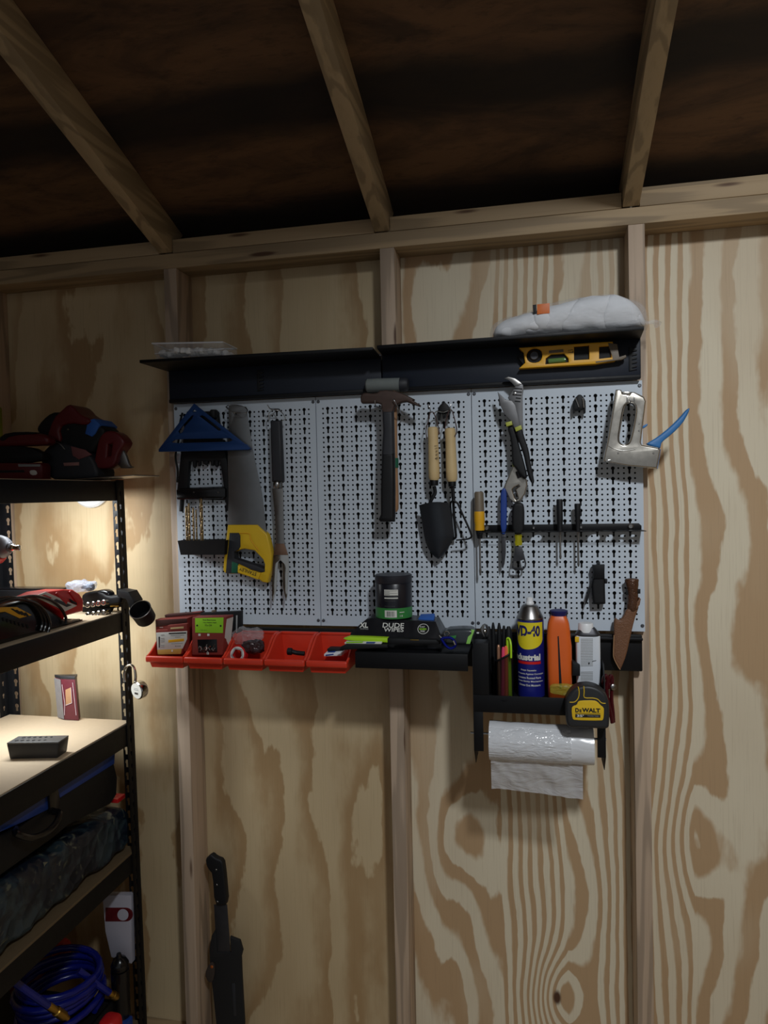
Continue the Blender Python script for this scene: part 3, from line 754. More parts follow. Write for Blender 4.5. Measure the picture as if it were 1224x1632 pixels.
tube('tine', pt(Q5((620, 290), (596, 330), (602, 420), (618, 600), (632, 740), (600, 770)), -.126), .0024, BLK, r, radii=[1, 1, 1, .95, .7])
tube('tine', pt(Q5((630, 285), (660, 305), (690, 335), (740, 450), (800, 580), (848, 700), (848, 735), (800, 758), (665, 772)), -.152), .0026, BLK, r, radii=[1, 1, 1, 1, .7])
tube('cord', pt(Q3((605, 560), (612, 480), (630, 400), (665, 300), (700, 300), (725, 370), (760, 510), (768, 600), (742, 655)), -.157), .0013, CORD, r)
fin(r)
hook('wire hook carrying the garden trowel cord', [Pk(405, 300, PB, Q3), Pk(405, 305, -.15, Q3), Pk(395, 270, -.168, Q3), Pk(370, 215, -.168, Q3)], 0)
hook('wire hook carrying the cultivator cord', [Pk(690, 300, PB, Q3), Pk(690, 305, -.15, Q3), Pk(675, 265, -.166, Q3), Pk(690, 210, -.166, Q3)], 0)
r = T('spring_clip', 'black spring clip with chrome bar between the two garden tools', 'clip')
plate('clip_body', chaikin(Q3((500, 300), (515, 240), (575, 180), (600, 180), (655, 235), (668, 300), (668, 330), (500, 330)), 1), -.135, .026, BLKM, r, bev=.004)
for a, b, l in ((498, 532, 430), (570, 605, 395), (636, 668, 420)): plate('prong', Q3((a, 325), (b, 325), (b-4, l), (a+6, l)), -.133, .018, BLKM, r, bev=.002)
tube('chrome_bar', pt(Q3((455, 340), (500, 310), (580, 322), (650, 300), (690, 305)), -.139), .0016, CHROME, r)
fin(r)
# ---------------------------------------------------------------- right pegboard tools
Q = Zm(780, 590, 7.1)
r = T('tongue_and_groove_pliers', 'large grey pliers with black handles and lime bands, jaws up', 'pliers')
plate('upper_jaw', Q((165, 92), (215, 72), (290, 92), (345, 130), (380, 165), (388, 205), (374, 290), (378, 560), (384, 705), (330, 720), (300, 560), (290, 400), (235, 345), (208, 310), (245, 250), (285, 200), (288, 178), (255, 140), (215, 108)), -.147, .011, PLIER, r, bev=.002)
plate('lower_jaw', Q((92, 242), (180, 330), (255, 345), (295, 395), (320, 500), (348, 630), (285, 660), (255, 590), (165, 490), (120, 390)), -.158, .011, PLIER, r, bev=.002)
plate('polished_tip', Q((165, 90), (215, 70), (290, 90), (345, 128), (372, 155), (330, 178), (290, 178), (255, 140), (215, 106)), -.1485, .012, STEEL, r, bev=.002)
for i in range(5):
    a = Q((285-i*12+(i > 2)*50, 205+i*36), (372-i*5, 212+i*36))
    tube('groove', pt(a, -.1475), .0012, BLKM, r, 0)
lathe('pivot', [(.0042, 0), (.0036, .0022), (.001, .003)], at(*Q((288, 265))[0], -.1475), (0, -1, 0), STEEL, r, 16)
plate('handle', Q((288, 690), (365, 655), (385, 720), (420, 830), (445, 900), (472, 1080), (510, 1250), (500, 1285), (488, 1298), (445, 1225), (410, 1080), (385, 950), (330, 810)), -.162, .016, BLKM, r, bev=.005, sm=1, seg=3)
plate('handle', Q((195, 632), (258, 612), (300, 695), (345, 880), (395, 1050), (432, 1205), (402, 1236), (355, 1195), (290, 1100), (255, 1062), (247, 800)), -.154, .016, BLKM, r, bev=.005, sm=1, seg=3)
for p in (((180, 592), (252, 572), (262, 618), (192, 640)), ((284, 650), (358, 618), (370, 668), (300, 696))):
    plate('lime_band', Q(*p), -.1635, .018, LIMED, r, bev=.002)
fin(r)
r = T('adjustable_wrench', 'adjustable wrench hanging jaw-down below the large pliers', 'wrench')
plate('head', Q((262, 1085), (325, 1075), (375, 1180), (425, 1240), (432, 1290), (405, 1400), (340, 1490), (275, 1500), (225, 1460), (165, 1330), (178, 1285), (220, 1190)), -.1335, .012, NICK, r,
      holes=[Q((258, 1352), (278, 1328), (330, 1300), (340, 1312), (292, 1345), (325, 1448), (300, 1470), (285, 1440))], bev=.003, seg=2)
lathe('adjusting_screw', [(.0052, -.0085), (.0058, -.007), (.0058, .007), (.0052, .0085)], at(*Q((330, 1180))[0], -.1345), (.32, 0, -1), DARKST, r, 16)
plate('lime_collar', Q((255, 1055), (318, 1050), (325, 1090), (262, 1096)), -.1345, .014, LIMED, r, bev=.002)
plate('handle', Q((256, 1060), (318, 1052), (330, 760), (300, 700), (262, 760)), -.134, .013, BLKM, r, bev=.004)
fin(r)
Q = Zm(900, 600, 5.83)
r = T('hook_clip', 'small empty black clip with chrome prongs left of the staple gun', 'clip')
plate('clip_body', chaikin(Q((75, 320), (78, 230), (110, 180), (140, 162), (168, 178), (196, 225), (196, 300), (130, 310)), 1), -.132, .0272, BLKM, r, bev=.004)
for a, b in ((75, 98), (176, 197)): plate('prong', Q((a, 270), (b, 270), (b-2, 338), (a+3, 345)), -.130, .014, BLKM, r, bev=.002)
for p in ((100, 195, 135, 285), (168, 200, 178, 290)): tube('chrome_prong', pt(Q((p[0], p[1]), (p[2], p[3])), -.1345), .0017, CHROME, r, 0)
fin(r)
r = T('staple_gun', 'chrome staple gun with blue lever handle at the right pegboard edge', 'staple gun')
ys_ = -.165
bodyo = Q((480, 120), (528, 124), (536, 160), (600, 172), (616, 142), (645, 145), (738, 190), (757, 230), (745, 330), (725, 480), (710, 612), (718, 638), (868, 664), (893, 680), (860, 855), (600, 833), (360, 790), (372, 720), (400, 600), (440, 360))
hol = chaikin(Q((590, 242), (640, 245), (668, 285), (655, 400), (614, 600), (575, 640), (522, 632), (498, 590), (520, 450), (548, 280)), 2)
plate('body', bodyo, ys_, .028, NICK, r, holes=[hol], bev=.0035, seg=3)
tube('hole_rim', pt(hol, ys_-.0002), .0014, CHROME, r, 0, True)
tube('edge_trim', pt(Q((480, 124), (440, 360), (400, 600), (362, 788)), ys_+.001), .0014, CHROME, r, 0)
tube('pressed_rib', pt(Q((400, 640), (450, 668), (520, 688), (590, 686), (655, 676)), ys_), .0012, CHROME, r)
tube('pressed_rib', pt(Q((640, 148), (700, 175), (738, 195)), ys_), .0011, CHROME, r)
tube('pressed_rib', pt(Q((718, 634), (790, 650), (868, 666)), ys_), .0010, CHROME, r)
plate('top_notch', Q((536, 140), (610, 140), (606, 172), (540, 165)), ys_-.001, .02, NICK, r, bev=.002)
for u, v in ((580, 205), (645, 205)): plate('spring_tab', Q((u-6, v-20), (u+6, v-20), (u+6, v+30), (u-6, v+30)), ys_-.001, .003, CHROME, r, bev=.0008)
for u, v in ((497, 714), (690, 505), (826, 714), (690, 440)): lathe('rivet', [(.0021, 0), (.0014, .0012)], at(*Q((u, v))[0], ys_-.0002), (0, -1, 0), STEEL, r, 10)
plate('staple_plate', Q((382, 780), (428, 770), (434, 785), (390, 796)), ys_-.001, .004, CHROME, r, bev=.0008)
plate('lever_handle', chaikin(Q((748, 632), (800, 600), (870, 558), (980, 470), (1080, 370), (1125, 315), (1158, 290), (1166, 298), (1150, 345), (1095, 440), (1000, 535), (905, 608), (896, 640), (890, 668), (868, 662)), 1), ys_+.005, .016, LBLUE, r, bev=.004, seg=2)
plate('blue_edge', Q((880, 668), (896, 678), (864, 858), (846, 853)), ys_+.003, .02, LBLUE, r, bev=.002)
plate('blue_catch', chaikin(Q((722, 462), (765, 436), (776, 446), (760, 466), (724, 488)), 1), ys_+.010, .008, LBLUE, r, bev=.002)
fin(r)
hook('wire hook inside the slot of the staple gun', [at(1004, 646, PB), at(1004, 647, -.13), at(1004, 642.5, -.165), at(1005, 640, -.1945), at(1005, 636, -.1965)], 0)
# screwdriver rack
r = T('screwdriver_rack', 'black perforated screwdriver rack across the right pegboard panel', 'tool rack')
zf_ = at(900, 847, -.155)[2]
za = at(900, 835.3, -.1075)[2]
xa = at(768, 846, -.1075)[0]; xb = at(1022.5, 846, -.1075)[0]
flat('back_strip', [[(xa, zf_), (xb, zf_), (xb, za-.006), (xb-.006, za), (xa, za)]], -.1075, .0015, BLK, r, .0004)
def circ(x, y, rx, ry=None, n=16): return [(x+rx*math.cos(2*math.pi*i/n), y+(ry or rx)*math.sin(2*math.pi*i/n)) for i in range(n)]
ptools = [(764, -.136, .0062), (803, -.134, .0045), (825.5, -.136, .0088), (892.5, -.134, .0058), (921, -.134, .0045)]
hs = [circ(at(u, 847, y)[0], y, q) for u, y, q in ptools]
hs += [circ(at(860, 847, -.134)[0], -.134, .013, .015), circ(at(952, 847, -.134)[0], -.134, .014, .016), circ(at(977, 847, -.134)[0], -.134, .008, .014), circ(at(997, 847, -.13)[0], -.126, .006), circ(at(997, 847, -.13)[0], -.144, .006), circ(at(1013, 847, -.13)[0], -.126, .0055), circ(at(1013, 847, -.13)[0], -.144, .0055), circ(at(780, 847, -.126)[0], -.124, .0045), circ(at(780, 847, -.13)[0], -.144, .005)]
flat('shelf_strip', [[(xa-.002, -.156), (xb+.004, -.156), (xb, -.109), (xa, -.109)]]+hs, zf_, .0016, BLK, r, .0003, 2)
for u, v, q in ((775.5, 842, .005), (850.5, 841.5, .003), (926, 840.5, .003), (1005, 839, .0055)):
    lathe('mounting_screw', [(q*1.3, 0), (q, .001), (q*.8, .0025)], at(u, v, -.1092), (0, -1, 0), STEEL, r, 16)
fin(r)
def driver(px, y, ytop, prof, m, lab, shaft, sm=DARKST, extra=None, kind='screwdriver', grp=None, zsit=None):
    """handle hangs above / through the rack, shaft below; prof = [(radius, pixel height)]"""
    r = T(kind, lab, 'screwdriver', grp)
    x = at(px, 846, y)[0]; zz = lambda v: at(px, v, y)[2]
    z0 = zz(prof[0][1])
    lathe('handle', [(q, z0-zz(v)) for q, v in prof]+([(prof[-1][0], z0-zf_+.0002)] if not extra else []), (x, y, z0), (0, 0, -1), m, r, 12)
    if extra: lathe(extra[1], [(q, z0-zz(v)) for q, v in extra[0]], (x, y, z0), (0, 0, -1), extra[2], r, 16)
    if len(extra or ()) > 3: lathe(extra[3][1], [(q, z0-zz(v)) for q, v in extra[3][0]], (x, y, z0), (0, 0, -1), extra[3][2], r, 16)
    lathe('shaft', [(q, z0-zz(v)) for q, v in shaft], (x, y, z0), (0, 0, -1), sm, r, 12)
    fin(r); return r
driver(764.3, -.136, 783, [(.009, 783.5), (.0115, 786), (.0125, 815), (.0128, 816)], TAUPE, 'screwdriver with taupe and yellow handle at the left of the rack', [(.0024, 858), (.0024, 905), (.0032, 910), (.002, 917)], STEEL,
       ([(.0128, 815), (.0132, 818), (.0132, 832), (.0118, 836), (.0125, 843), (.012, 845.2)], 'yellow_collar', YELD, ([(.0095, 845), (.0085, 850), (.0055, 858.5)], 'black_ferrule', BLKM)))
driver(892.5, -.134, 795, [(.0065, 795.5), (.0078, 797.5), (.0074, 830), (.006, 840), (.0072, 846)], BLKM, 'black-handled screwdriver in the rack, left of the tapered one', [(.0026, 846), (.0024, 884), (.003, 887), (.0018, 891)], STEEL)
driver(921, -.134, 802, [(.0068, 802.5), (.0075, 804), (.0068, 820), (.005, 840), (.0055, 846)], BLKM, 'black-handled screwdriver with tapered grip and longer shaft, right in the rack', [(.0026, 846), (.0024, 896), (.003, 899), (.0016, 903)], STEEL)
Q = Zm(745, 770, 4.22)
r = T('scraper', 'flat blue-handled scraper with dark pointed blade in the rack', 'scraper')
plate('handle', chaikin(Q((222, 100), (226, 50), (245, 28), (262, 50), (266, 150), (262, 345), (222, 345)), 1), -.139, .010, BLUEP, r, bev=.003, seg=2)
plate('blade', Q((226, 340), (258, 340), (258, 470), (250, 540), (238, 576), (230, 540), (228, 470)), -.1355, .003, DARKST, r, bev=.0006)
fin(r)
r = T('bottle_opener', 'black-handled bottle opener with clear yellow collar hanging in the rack', 'bottle opener')
plate('handle', chaikin(Q((300, 345), (298, 200), (305, 145), (320, 132), (365, 132), (380, 150), (384, 210), (380, 345)), 1), -.147, .022, BLKM, r, bev=.006, seg=3)
lathe('collar', [(.0085, 0), (.0095, .004), (.008, .012), (.0098, .019), (.0085, .026)], at(*Q((342, 346))[0], -.136), (0, 0, -1), AMBER, r, 20)
plate('steel_head', Q((318, 425), (366, 425), (378, 470), (396, 540), (392, 565), (372, 588), (320, 588), (300, 572), (304, 530), (314, 480)), -.1385, .003, DARKST, r, holes=[Q((310, 525), (348, 525), (350, 568), (310, 566)), Q((356, 522), (378, 515), (386, 545), (380, 570), (356, 568))], bev=.0006)
fin(r)
Q = Zm(910, 880, 8.16)
r = T('tool_pouch', 'black folding tool in a pouch hanging on the lower right pegboard', 'tool pouch')
plate('pouch', Q((280, 172), (440, 167), (438, 260), (442, 350), (446, 480), (452, 675), (430, 682), (292, 682), (278, 560), (268, 420), (285, 340), (292, 260)), -.138, .026, BLKM, r, bev=.006, seg=3)
plate('flap', Q((280, 170), (440, 165), (438, 262), (440, 345), (290, 350), (294, 260)), -.1415, .006, BLK, r, bev=.002)
plate('side_button', Q((440, 350), (474, 352), (476, 408), (444, 412)), -.134, .014, BLKM, r, bev=.002)
plate('side_strap', Q((262, 375), (285, 385), (225, 610), (208, 665), (186, 690), (192, 600)), -.134, .006, BLKM, r, bev=.001)
tube('hanging_tab', [Pk(357, 175, -.125, Q), Pk(357, 150, -.112, Q), Pk(357, 135, -.106, Q)], .004, BLKM, r)
fin(r)
r = T('sheathed_knife', 'carved-handled knife in a brown tooled leather sheath at the right pegboard edge', 'knife')
hl = [(.0, 790, 350), (.018, 790, 352), (0, 0, 0)]
A = at(*Q((790, 338))[0], -.128); B = at(*Q((800, 760))[0], -.128)
hs_ = sect([(0, 0, 0, .002, .002), (.002, 0, 0, .0145, .010), (.012, 0, 0, .0155, .011), (.03, .001, 0, .0125, .010), (.05, .0015, 0, .0125, .010), (.07, 0, 0, .0135, .0105), (.083, 0, 0, .010, .007)], 4)
h_o = loft('carved_handle', [(s, c1, c2, a, b) for s, c1, c2, a, b in hs_], BONE, None, 24, .0012, 160, None, 2, None, 2); ROOTS.remove(h_o)
d = (B-A).normalized(); X_ = Vector((0, 1, 0)).cross(d).normalized()
h_o.data.transform(Matrix.Translation(A) @ Matrix((( -X_.x, 0, d.x, 0), (-X_.y, 1, d.y, 0), (-X_.z, 0, d.z, 0), (0, 0, 0, 1)))); h_o.parent = r
plate('sheath', chaikin(Q((555, 960), (565, 880), (588, 858), (612, 888), (645, 886), (690, 830), (722, 745), (780, 720), (868, 700), (886, 600), (895, 590), (862, 780), (828, 880), (780, 1080), (722, 1350), (662, 1500), (640, 1528), (612, 1490), (560, 1385), (550, 1300), (562, 1080)), 1), -.136, .016, LEATH, r, bev=.004, seg=3)
tube('welt_stitching', pt(Q((560, 1080), (552, 1300), (560, 1380), (612, 1486), (640, 1526)), -.1362), .0013, TWOOD, r)
plate('snap_strap', Q((715, 475), (905, 482), (905, 540), (860, 545), (715, 560)), -.1325, .006, BLKM, r, bev=.0015)
fin(r)
# ---------------------------------------------------------------- red bins on the rail
BW = .1065
def bin_shell(x0):
    yb, yf = -.133, -.247; zb, zt, zl = -.090, -.014, -.060
    prof = [(yb, zt), (-.172, zt), (-.228, zl+.006), (yf, zl)]          # upper edge of a side, back to front
    bm = bmesh.new(); th = .0022
    def side(x, dx):
        top = [(x, y, z) for y, z in prof]; bot = [(x+dx, yf+.008, zb), (x+dx, yb, zb)]
        return top, bot
    tl, bl = side(x0+.002, .007); tr, br = side(x0+BW-.004, -.007)
    outer = []
    def F(ps): return bm.faces.new([bm.verts.new(p) for p in ps])
    F(tl+bl); F([p for p in (tr+br)][::-1]); F([bl[0], br[0], br[1], bl[1]]); F([tl[0], bl[1], br[1], tr[0]]); F([tl[-1], tr[-1], br[0], bl[0]])
    bmesh.ops.remove_doubles(bm, verts=bm.verts, dist=1e-5); bmesh.ops.recalc_face_normals(bm, faces=bm.faces)
    bmesh.ops.solidify(bm, geom=bm.faces[:], thickness=th)
    return bm, tl, tr
x0 = at(233, 1045, -.25)[0]
rb = T('storage_bin', '', 'bin', 'red plastic bins on the rail')
bm, tl, tr = bin_shell(x0)
obj('bin_shell', bm, RED, rb)
rim = tube('rolled_rim', chaikin([tl[-1], tl[-2], tl[-3], tl[0]], 2, False), .0032, RED, rb, 0)
tube('rolled_rim', chaikin([tr[-1], tr[-2], tr[-3], tr[0]], 2, False), .0032, RED, rb, 0)
box('front_lip', (x0, x0+BW-.002), (-.256, -.244), (-.074, -.058), RED, rb, .004, 3)
box('back_lip', (x0+.004, x0+BW-.006), (-.1375, -.1306), (-.018, -.011), RED, rb, .0015)
fin(rb)
rb['label'] = 'leftmost red storage bin, holding the white-labelled screw packets'
bins = [rb]
for i, lab in enumerate(('second red storage bin from the left, holding the box with a green label', 'middle red storage bin, holding a tape roll and clear bags', 'fourth red storage bin from the left, with a small black part inside', 'rightmost red storage bin, next to the black tray, holding a white and blue item')):
    bins.append(dup(rb, (BW*(i+1)+.0015*i, 0, 0), lab))
# contents
def facebox(name, px, y, depth, m, par, bev=.0008): return plate(name, px, y, depth, m, par, bev=bev)
Q = Zm(230, 960, 7.2)
r = T('screw_box', 'red-brown cardboard screw box at the back of the leftmost bin', 'box')
facebox('carton', Q((240, 150), (640, 110), (640, 480), (240, 480)), -.160, .022, CARD, r)
plate('carton_lid', Q((232, 145), (650, 112), (650, 130), (236, 172)), -.161, .0235, DCARD, r, bev=.0006)
fin(r)
r = T('screw_box', 'red carton with black upper band standing behind the white-labelled packet', 'box')
facebox('carton', Q((126, 200), (492, 182), (498, 560), (140, 580)), -.196, .030, CARD, r)
plate('black_band', Q((130, 206), (490, 186), (491, 232), (260, 262), (131, 282)), -.1966, .001, DCARD, r, bev=.0002)
text('#8', at(*Q((195, 287))[0], -.1972), .010, .0025, PAPER, r, 0, .02)
fin(r)
r = T('screw_packet', 'white-labelled screw packet with red top and gold strip in the leftmost bin', 'packet')
facebox('card', Q((135, 320), (265, 318), (268, 265), (486, 245), (492, 340), (425, 592), (150, 598)), -.228, .012, CARD, r)
wlab = plate('white_label', Q((136, 348), (268, 342), (490, 330), (490, 420), (440, 530), (148, 545)), -.2288, .001, PAPER, r, bev=.0002)
plate('gold_strip', Q((148, 545), (430, 530), (418, 592), (155, 600)), -.2288, .001, GOLDC, r, bev=.0002)
plate('yellow_strip', Q((275, 432), (455, 415), (455, 446), (275, 462)), -.2292, .001, YELD, r, bev=.0002)
for k, (a, b, c_, d, hh) in enumerate(((280, 480, 358, 350, 14), (300, 455, 380, 374, 7), (350, 415, 398, 396, 6), (310, 440, 474, 468, 7))):
    plate('print_line', Q((a, c_-hh/2), (b, d-hh/2), (b, d+hh/2), (a, c_+hh/2)), -.2294, .0006, INK if k == 0 else GREYL, wlab, bev=.0001)
plate('screw_picture', Q((162, 395), (178, 395), (176, 520), (166, 520)), -.2294, .0006, DARKST, wlab, bev=.0001)
for v in (372, 410, 430, 450, 490, 510): plate('print_line', Q((188, v), (228, v-2), (228, v+4), (188, v+6)), -.2294, .0006, GREYL, wlab, bev=.0001)
text('8 x 2-1/2', at(*Q((385, 502))[0], -.2294), .015, .0032, INK, wlab, .03, .01)
lathe('gold_seal', [(.0025, 0), (.0025, .0006)], at(*Q((320, 556))[0], -.2289), (0, -1, 0), PAPER, r, 14)
plate('screw_window', Q((300, 290), (450, 278), (450, 300), (300, 310)), -.2289, .0008, OWOOD, r, bev=.0002)
fin(r)
r = T('screw_box', 'black carton with grey edge behind the green-labelled box', 'box')
facebox('carton', Q((640, 125), (1100, 105), (1100, 330), (1040, 400), (640, 400)), -.163, .020, BLKM, r)
plate('edge_label', Q((1052, 150), (1070, 148), (1066, 345), (1050, 345)), -.1636, .001, GREYL, r, bev=.0002)
lump('paper_scrap', at(*Q((795, 108))[0], -.15), (.006, .004, .005), TAUPE, r, .002, 90, 3)
fin(r)
r = T('screw_box', 'brown screw box with bright green label and shiny window in the second bin', 'box')
A = to2(Q((548, 178), (935, 168), (900, 602), (548, 602)), -.226); 
yb_ = -.188
fl = [at(u, v, -.226) for u, v in Q((548, 602), (895, 602), (935, 168), (548, 178))]
bk = [Vector((fl[0].x, yb_, fl[0].z)), Vector((fl[1].x+.006, yb_, fl[1].z)), Vector((fl[2].x+.004, yb_, fl[2].z)), Vector((fl[3].x, yb_, fl[3].z))]
hexa('carton', [fl[0], fl[1], bk[1], bk[0], fl[3], fl[2], bk[2], bk[3]], CARD, r, .0008)
glab = plate('green_label', Q((582, 182), (908, 174), (902, 352), (584, 348)), -.2266, .0008, GLAB, r, bev=.0002)
text('10 x 3/4', at(*Q((735, 263))[0], -.2272), .0185, .0048, INK, glab, .0, .015)
text('Sheet Metal Screws', at(*Q((745, 202))[0], -.2272), .036, .0032, INK, glab, .0, .02)
text('Hex Washer Head', at(*Q((750, 232))[0], -.2272), .036, .0027, INK, glab, .0, .02)
text('100 pcs', at(*Q((680, 320))[0], -.2272), .020, .0022, GREEN, glab, .0, .0)
for u, v in ((607, 265), (877, 270)): lathe('label_dot', [(.0024, 0), (.0024, .0006)], at(*Q((u, v))[0], -.2267), (0, -1, 0), INK, glab, 14)
for u, v in ((633, 374), (735, 374), (727, 586)): plate('white_square', Q((u-13, v-13), (u+13, v-13), (u+13, v+13), (u-13, v+13)), -.2266, .0008, PAPER, r, bev=.0002)
plate('window', Q((608, 428), (832, 424), (838, 575), (620, 578)), -.2264, .0008, BLKG, r, bev=.0002)
sc_ = []
for k in range(16):
    u, v = random.uniform(625, 820), random.uniform(480, 570)
    P = at(*Q((u, v))[0], -.2275); a = random.uniform(0, 6.28)
    sc_.append(lathe('s', [(.0022, 0), (.0022, .0012), (.0009, .0015), (.0008, .007)], P, (math.cos(a), -.1, math.sin(a)), CHROME, None, 8))
merge('visible_screws', sc_, r)
sd = bk; 
hexa('side_label', [fl[1]+Vector((.0004, .004, .012)), fl[1]+Vector((.0010, .004, .012)), bk[1]+Vector((.0008, -.004, .012)), bk[1]+Vector((.0002, -.004, .012)),
                    fl[2]+Vector((.0006, .004, -.006)), fl[2]+Vector((.0012, .004, -.006)), bk[2]+Vector((.0010, -.004, -.006)), bk[2]+Vector((.0004, -.004, -.006))], PAPER, r, 0)
fin(r)
r = T('tape_roll', 'small red and white tape roll standing in the middle bin', 'tape')
P = at(378, 1043, -.226)
lathe('red_flange', [(.013, 0), (.0235, 0), (.0235, .014), (.013, .014), (.013, 0)], P, (.1, 1, -.25), REDT, r, 32, False)
lathe('white_face', [(.0135, -.0006), (.0195, -.0006), (.0195, .0006), (.0135, .0006), (.0135, -.0006)], P, (.1, 1, -.25), PAPER, r, 32, False)
lathe('blue_face_print', [(.0145, -.001), (.0185, -.001), (.0185, .0), (.0145, .0), (.0145, -.001)], P+Vector((.0008, 0, .0)), (.1, 1, -.25), GREYL, r, 5, False)
fin(r)
o = lump('clear_bag', at(394, 1014, -.172), (.040, .028, .020), FILMC, None, .008, 55, 8, 3); tag(o, 'crumpled clear bag lying on top of the middle bin', 'bag'); fin(o)
o = lump('hardware_bag', at(404, 1031, -.205), (.028, .022, .016), mat('dark_film_bag', (62, 46, 48), .18, .2, .3, 90, .8, 120), None, .008, 70, 8, 3); tag(o, 'small dark shiny bag of hardware behind the tape roll', 'bag'); fin(o)
Q = Zm(380, 980, 6.12)
r = T('hose_fitting', 'small black fitting lying in the fourth red bin', 'fitting')
P = at(*Q((475, 355))[0], -.205)
lathe('round_end', [(.006, 0), (.009, .002), (.009, .012), (.006, .014)], P, (1, .1, -.05), BLKM, r, 20)
tube('stem', [P+Vector((.012, 0, 0)), P+Vector((.024, .004, -.004)), P+Vector((.044, .006, -.006))], .0058, BLKM, r)
fin(r)
r = T('flat_packet', 'flat white and blue packet in the rightmost red bin', 'packet')
P0 = at(*Q((835, 405))[0], -.225); P1 = at(*Q((1005, 400))[0], -.225)
hexa('packet', [P0, P1, P1+Vector((.004, .05, 0)), P0+Vector((.0, .05, 0)), P0+Vector((0, 0, .006)), P1+Vector((0, 0, .008)), P1+Vector((.004, .05, .009)), P0+Vector((0, .05, .008))], WHITE, r, .001)
hexa('blue_stripe', [P0+Vector((.004, -.0006, .001)), P1+Vector((-.02, -.0006, .002)), P1+Vector((-.02, .03, .002)), P0+Vector((.004, .03, .002)), P0+Vector((.004, -.0006, .0045)), P1+Vector((-.02, -.0006, .005)), P1+Vector((-.02, .03, .0092)), P0+Vector((.004, .03, .0092))], BLUEP, r, .0004)
box('black_top', (P0.x+.002, P1.x-.002), (P0.y+.02, P0.y+.05), (P0.z+.008, P0.z+.015), BLKM, r, .002)
fin(r)
# ---------------------------------------------------------------- tray items
Q = Zm(540, 960, 5.1)
r = T('wipes_packet', 'black soft packet of wipes lying on the tray under the jar', 'wipes')
yw = -.232
f = [at(u, v, yw) for u, v in Q((92, 288), (835, 290), (832, 210), (78, 205))]
zt2 = at(*Q((235, 92))[0], -.16)[2]
zr2 = at(*Q((780, 128))[0], -.16)[2]
fb = Vector
zlow = -.0295
xl, xr_ = f[0].x, f[1].x
bm = bmesh.new(); R = []
nx = 26
for i in range(nx+1):
    s = i/nx; x = xl+(xr_-xl)*s
    e = min(1, min(s/.23, (1-s)/.10)); hh = (zt2+(zr2-zt2)*s-zlow)
    e = min(1, min(s/.17, (1-s)/.075)); h = hh*(.52+.48*e)
    top = zlow+h; ysl = lambda z: -.2375+(z-zlow-.022)/((zt2-zlow-.022)*.78)*.031
    prof = [(-.232, zlow), (-.2365, zlow+.006), (-.2375, zlow+.022), (ysl(zlow+.022+(h-.022)*.6), zlow+.022+(h-.022)*.6), (min(-.150, ysl(top-.002)), top-.002), (-.142, top), (-.128, zlow+h*.7), (-.126, zlow)]
    R.append([bm.verts.new((x, y+.0016*mnoise.noise((x*40, y*60, z*60)), max(zlow, z+.0022*mnoise.noise((x*45, y*45, 3))))) for y, z in prof])
for A, B in zip(R, R[1:]):
    for j in range(8): bm.faces.new((A[j], A[(j+1) % 8], B[(j+1) % 8], B[j]))
bm.faces.new(R[0]); bm.faces.new(R[-1])
bmesh.ops.subdivide_edges(bm, edges=bm.edges[:], cuts=1, smooth=.3)
obj('packet', bm, mat('black_wrapper', (20, 21, 25), .32, 0, .15), r)
# slanted front panel carries the print
def slant(u, v):
    P = at(u, v, -.221); return P
y1_, z1_ = -.2375, zlow+.022; y2_, z2_ = -.2065, zlow+.022+(zt2-zlow-.022)*.78
def onslant(u, v):                                # intersect the view ray with the slanted panel plane
    nrm = Vector((0, z2_-z1_, -(y2_-y1_))).normalized(); d = CW+CR*((u-612)/FPX)-CU*((v-816)/FPX)
    return CAM+d*((Vector((0, y1_, z1_))-CAM).dot(nrm)/d.dot(nrm))
tilt = math.atan2(y2_-y1_, z2_-z1_)
def print_(s, cu_, cv, u0, u1, v0, v1, m, bold=.02):
    P = onslant(*Q((cu_, cv))[0]); a = onslant(*Q((u0, cv))[0]); b = onslant(*Q((u1, cv))[0]); c = onslant(*Q((cu_, v0))[0]); d = onslant(*Q((cu_, v1))[0])
    o = text(s, (0, 0, 0), (b-a).length, (c-d).length, m, r, 0, bold)
    o.data.transform(Matrix.Translation(P+Vector((0, -.0014, .0006))) @ Matrix.Rotation(-tilt, 4, 'X'))
    return o
print_('XL', 205, 186, 170, 240, 165, 207, PAPER, .03)
print_('WIPES', 206, 217, 170, 240, 212, 222, GREYL, .01)
print_('DUDE', 444, 188, 358, 530, 168, 206, PAPER, .01)
print_('WIPES', 447, 224, 366, 528, 208, 240, PAPER, .01)
P = onslant(*Q((687, 217))[0])
ln = [lathe('r', [(.0125, 0), (.0137, 0), (.0137, .0006), (.0125, .0006), (.0125, 0)], P+Vector((0, -.0012, .0004)), (0, -math.cos(tilt), math.sin(tilt)), PAPER, None, 30, False)]
merge('badge_ring', ln, r)
print_('PLANT', 680, 200, 660, 700, 194, 206, PAPER, .01); print_('BASED', 684, 218, 655, 712, 211, 225, GLAB, .02); print_('FREE', 682, 236, 664, 700, 229, 243, PAPER, .01)
A = at(*Q((645, 138))[0], -.19); B = at(*Q((772, 134))[0], -.19)
hexa('blue_tape', [A+Vector((0, 0, -.006)), B+Vector((0, 0, -.006)), B+Vector((0, .03, -.001)), A+Vector((0, .03, -.001)), A+Vector((0, -.001, .001)), B+Vector((0, -.001, 0)), B+Vector((-.002, .03, .008)), A+Vector((.002, .03, .008))], TAPEB, r, .0006)
fin(r)
r = T('supplement_jar', 'black round jar with green band standing on the wipes packet', 'jar')
Q = Zm(590, 890, 9.415)
yj = -.166; xc = (at(599, 950, yj)[0]+at(656.4, 950, yj)[0])/2; rj = (at(656.4, 950, yj)[0]-at(599, 950, yj)[0])/2
zj = lambda v: at(627, 890+v/9.415, yj)[2]
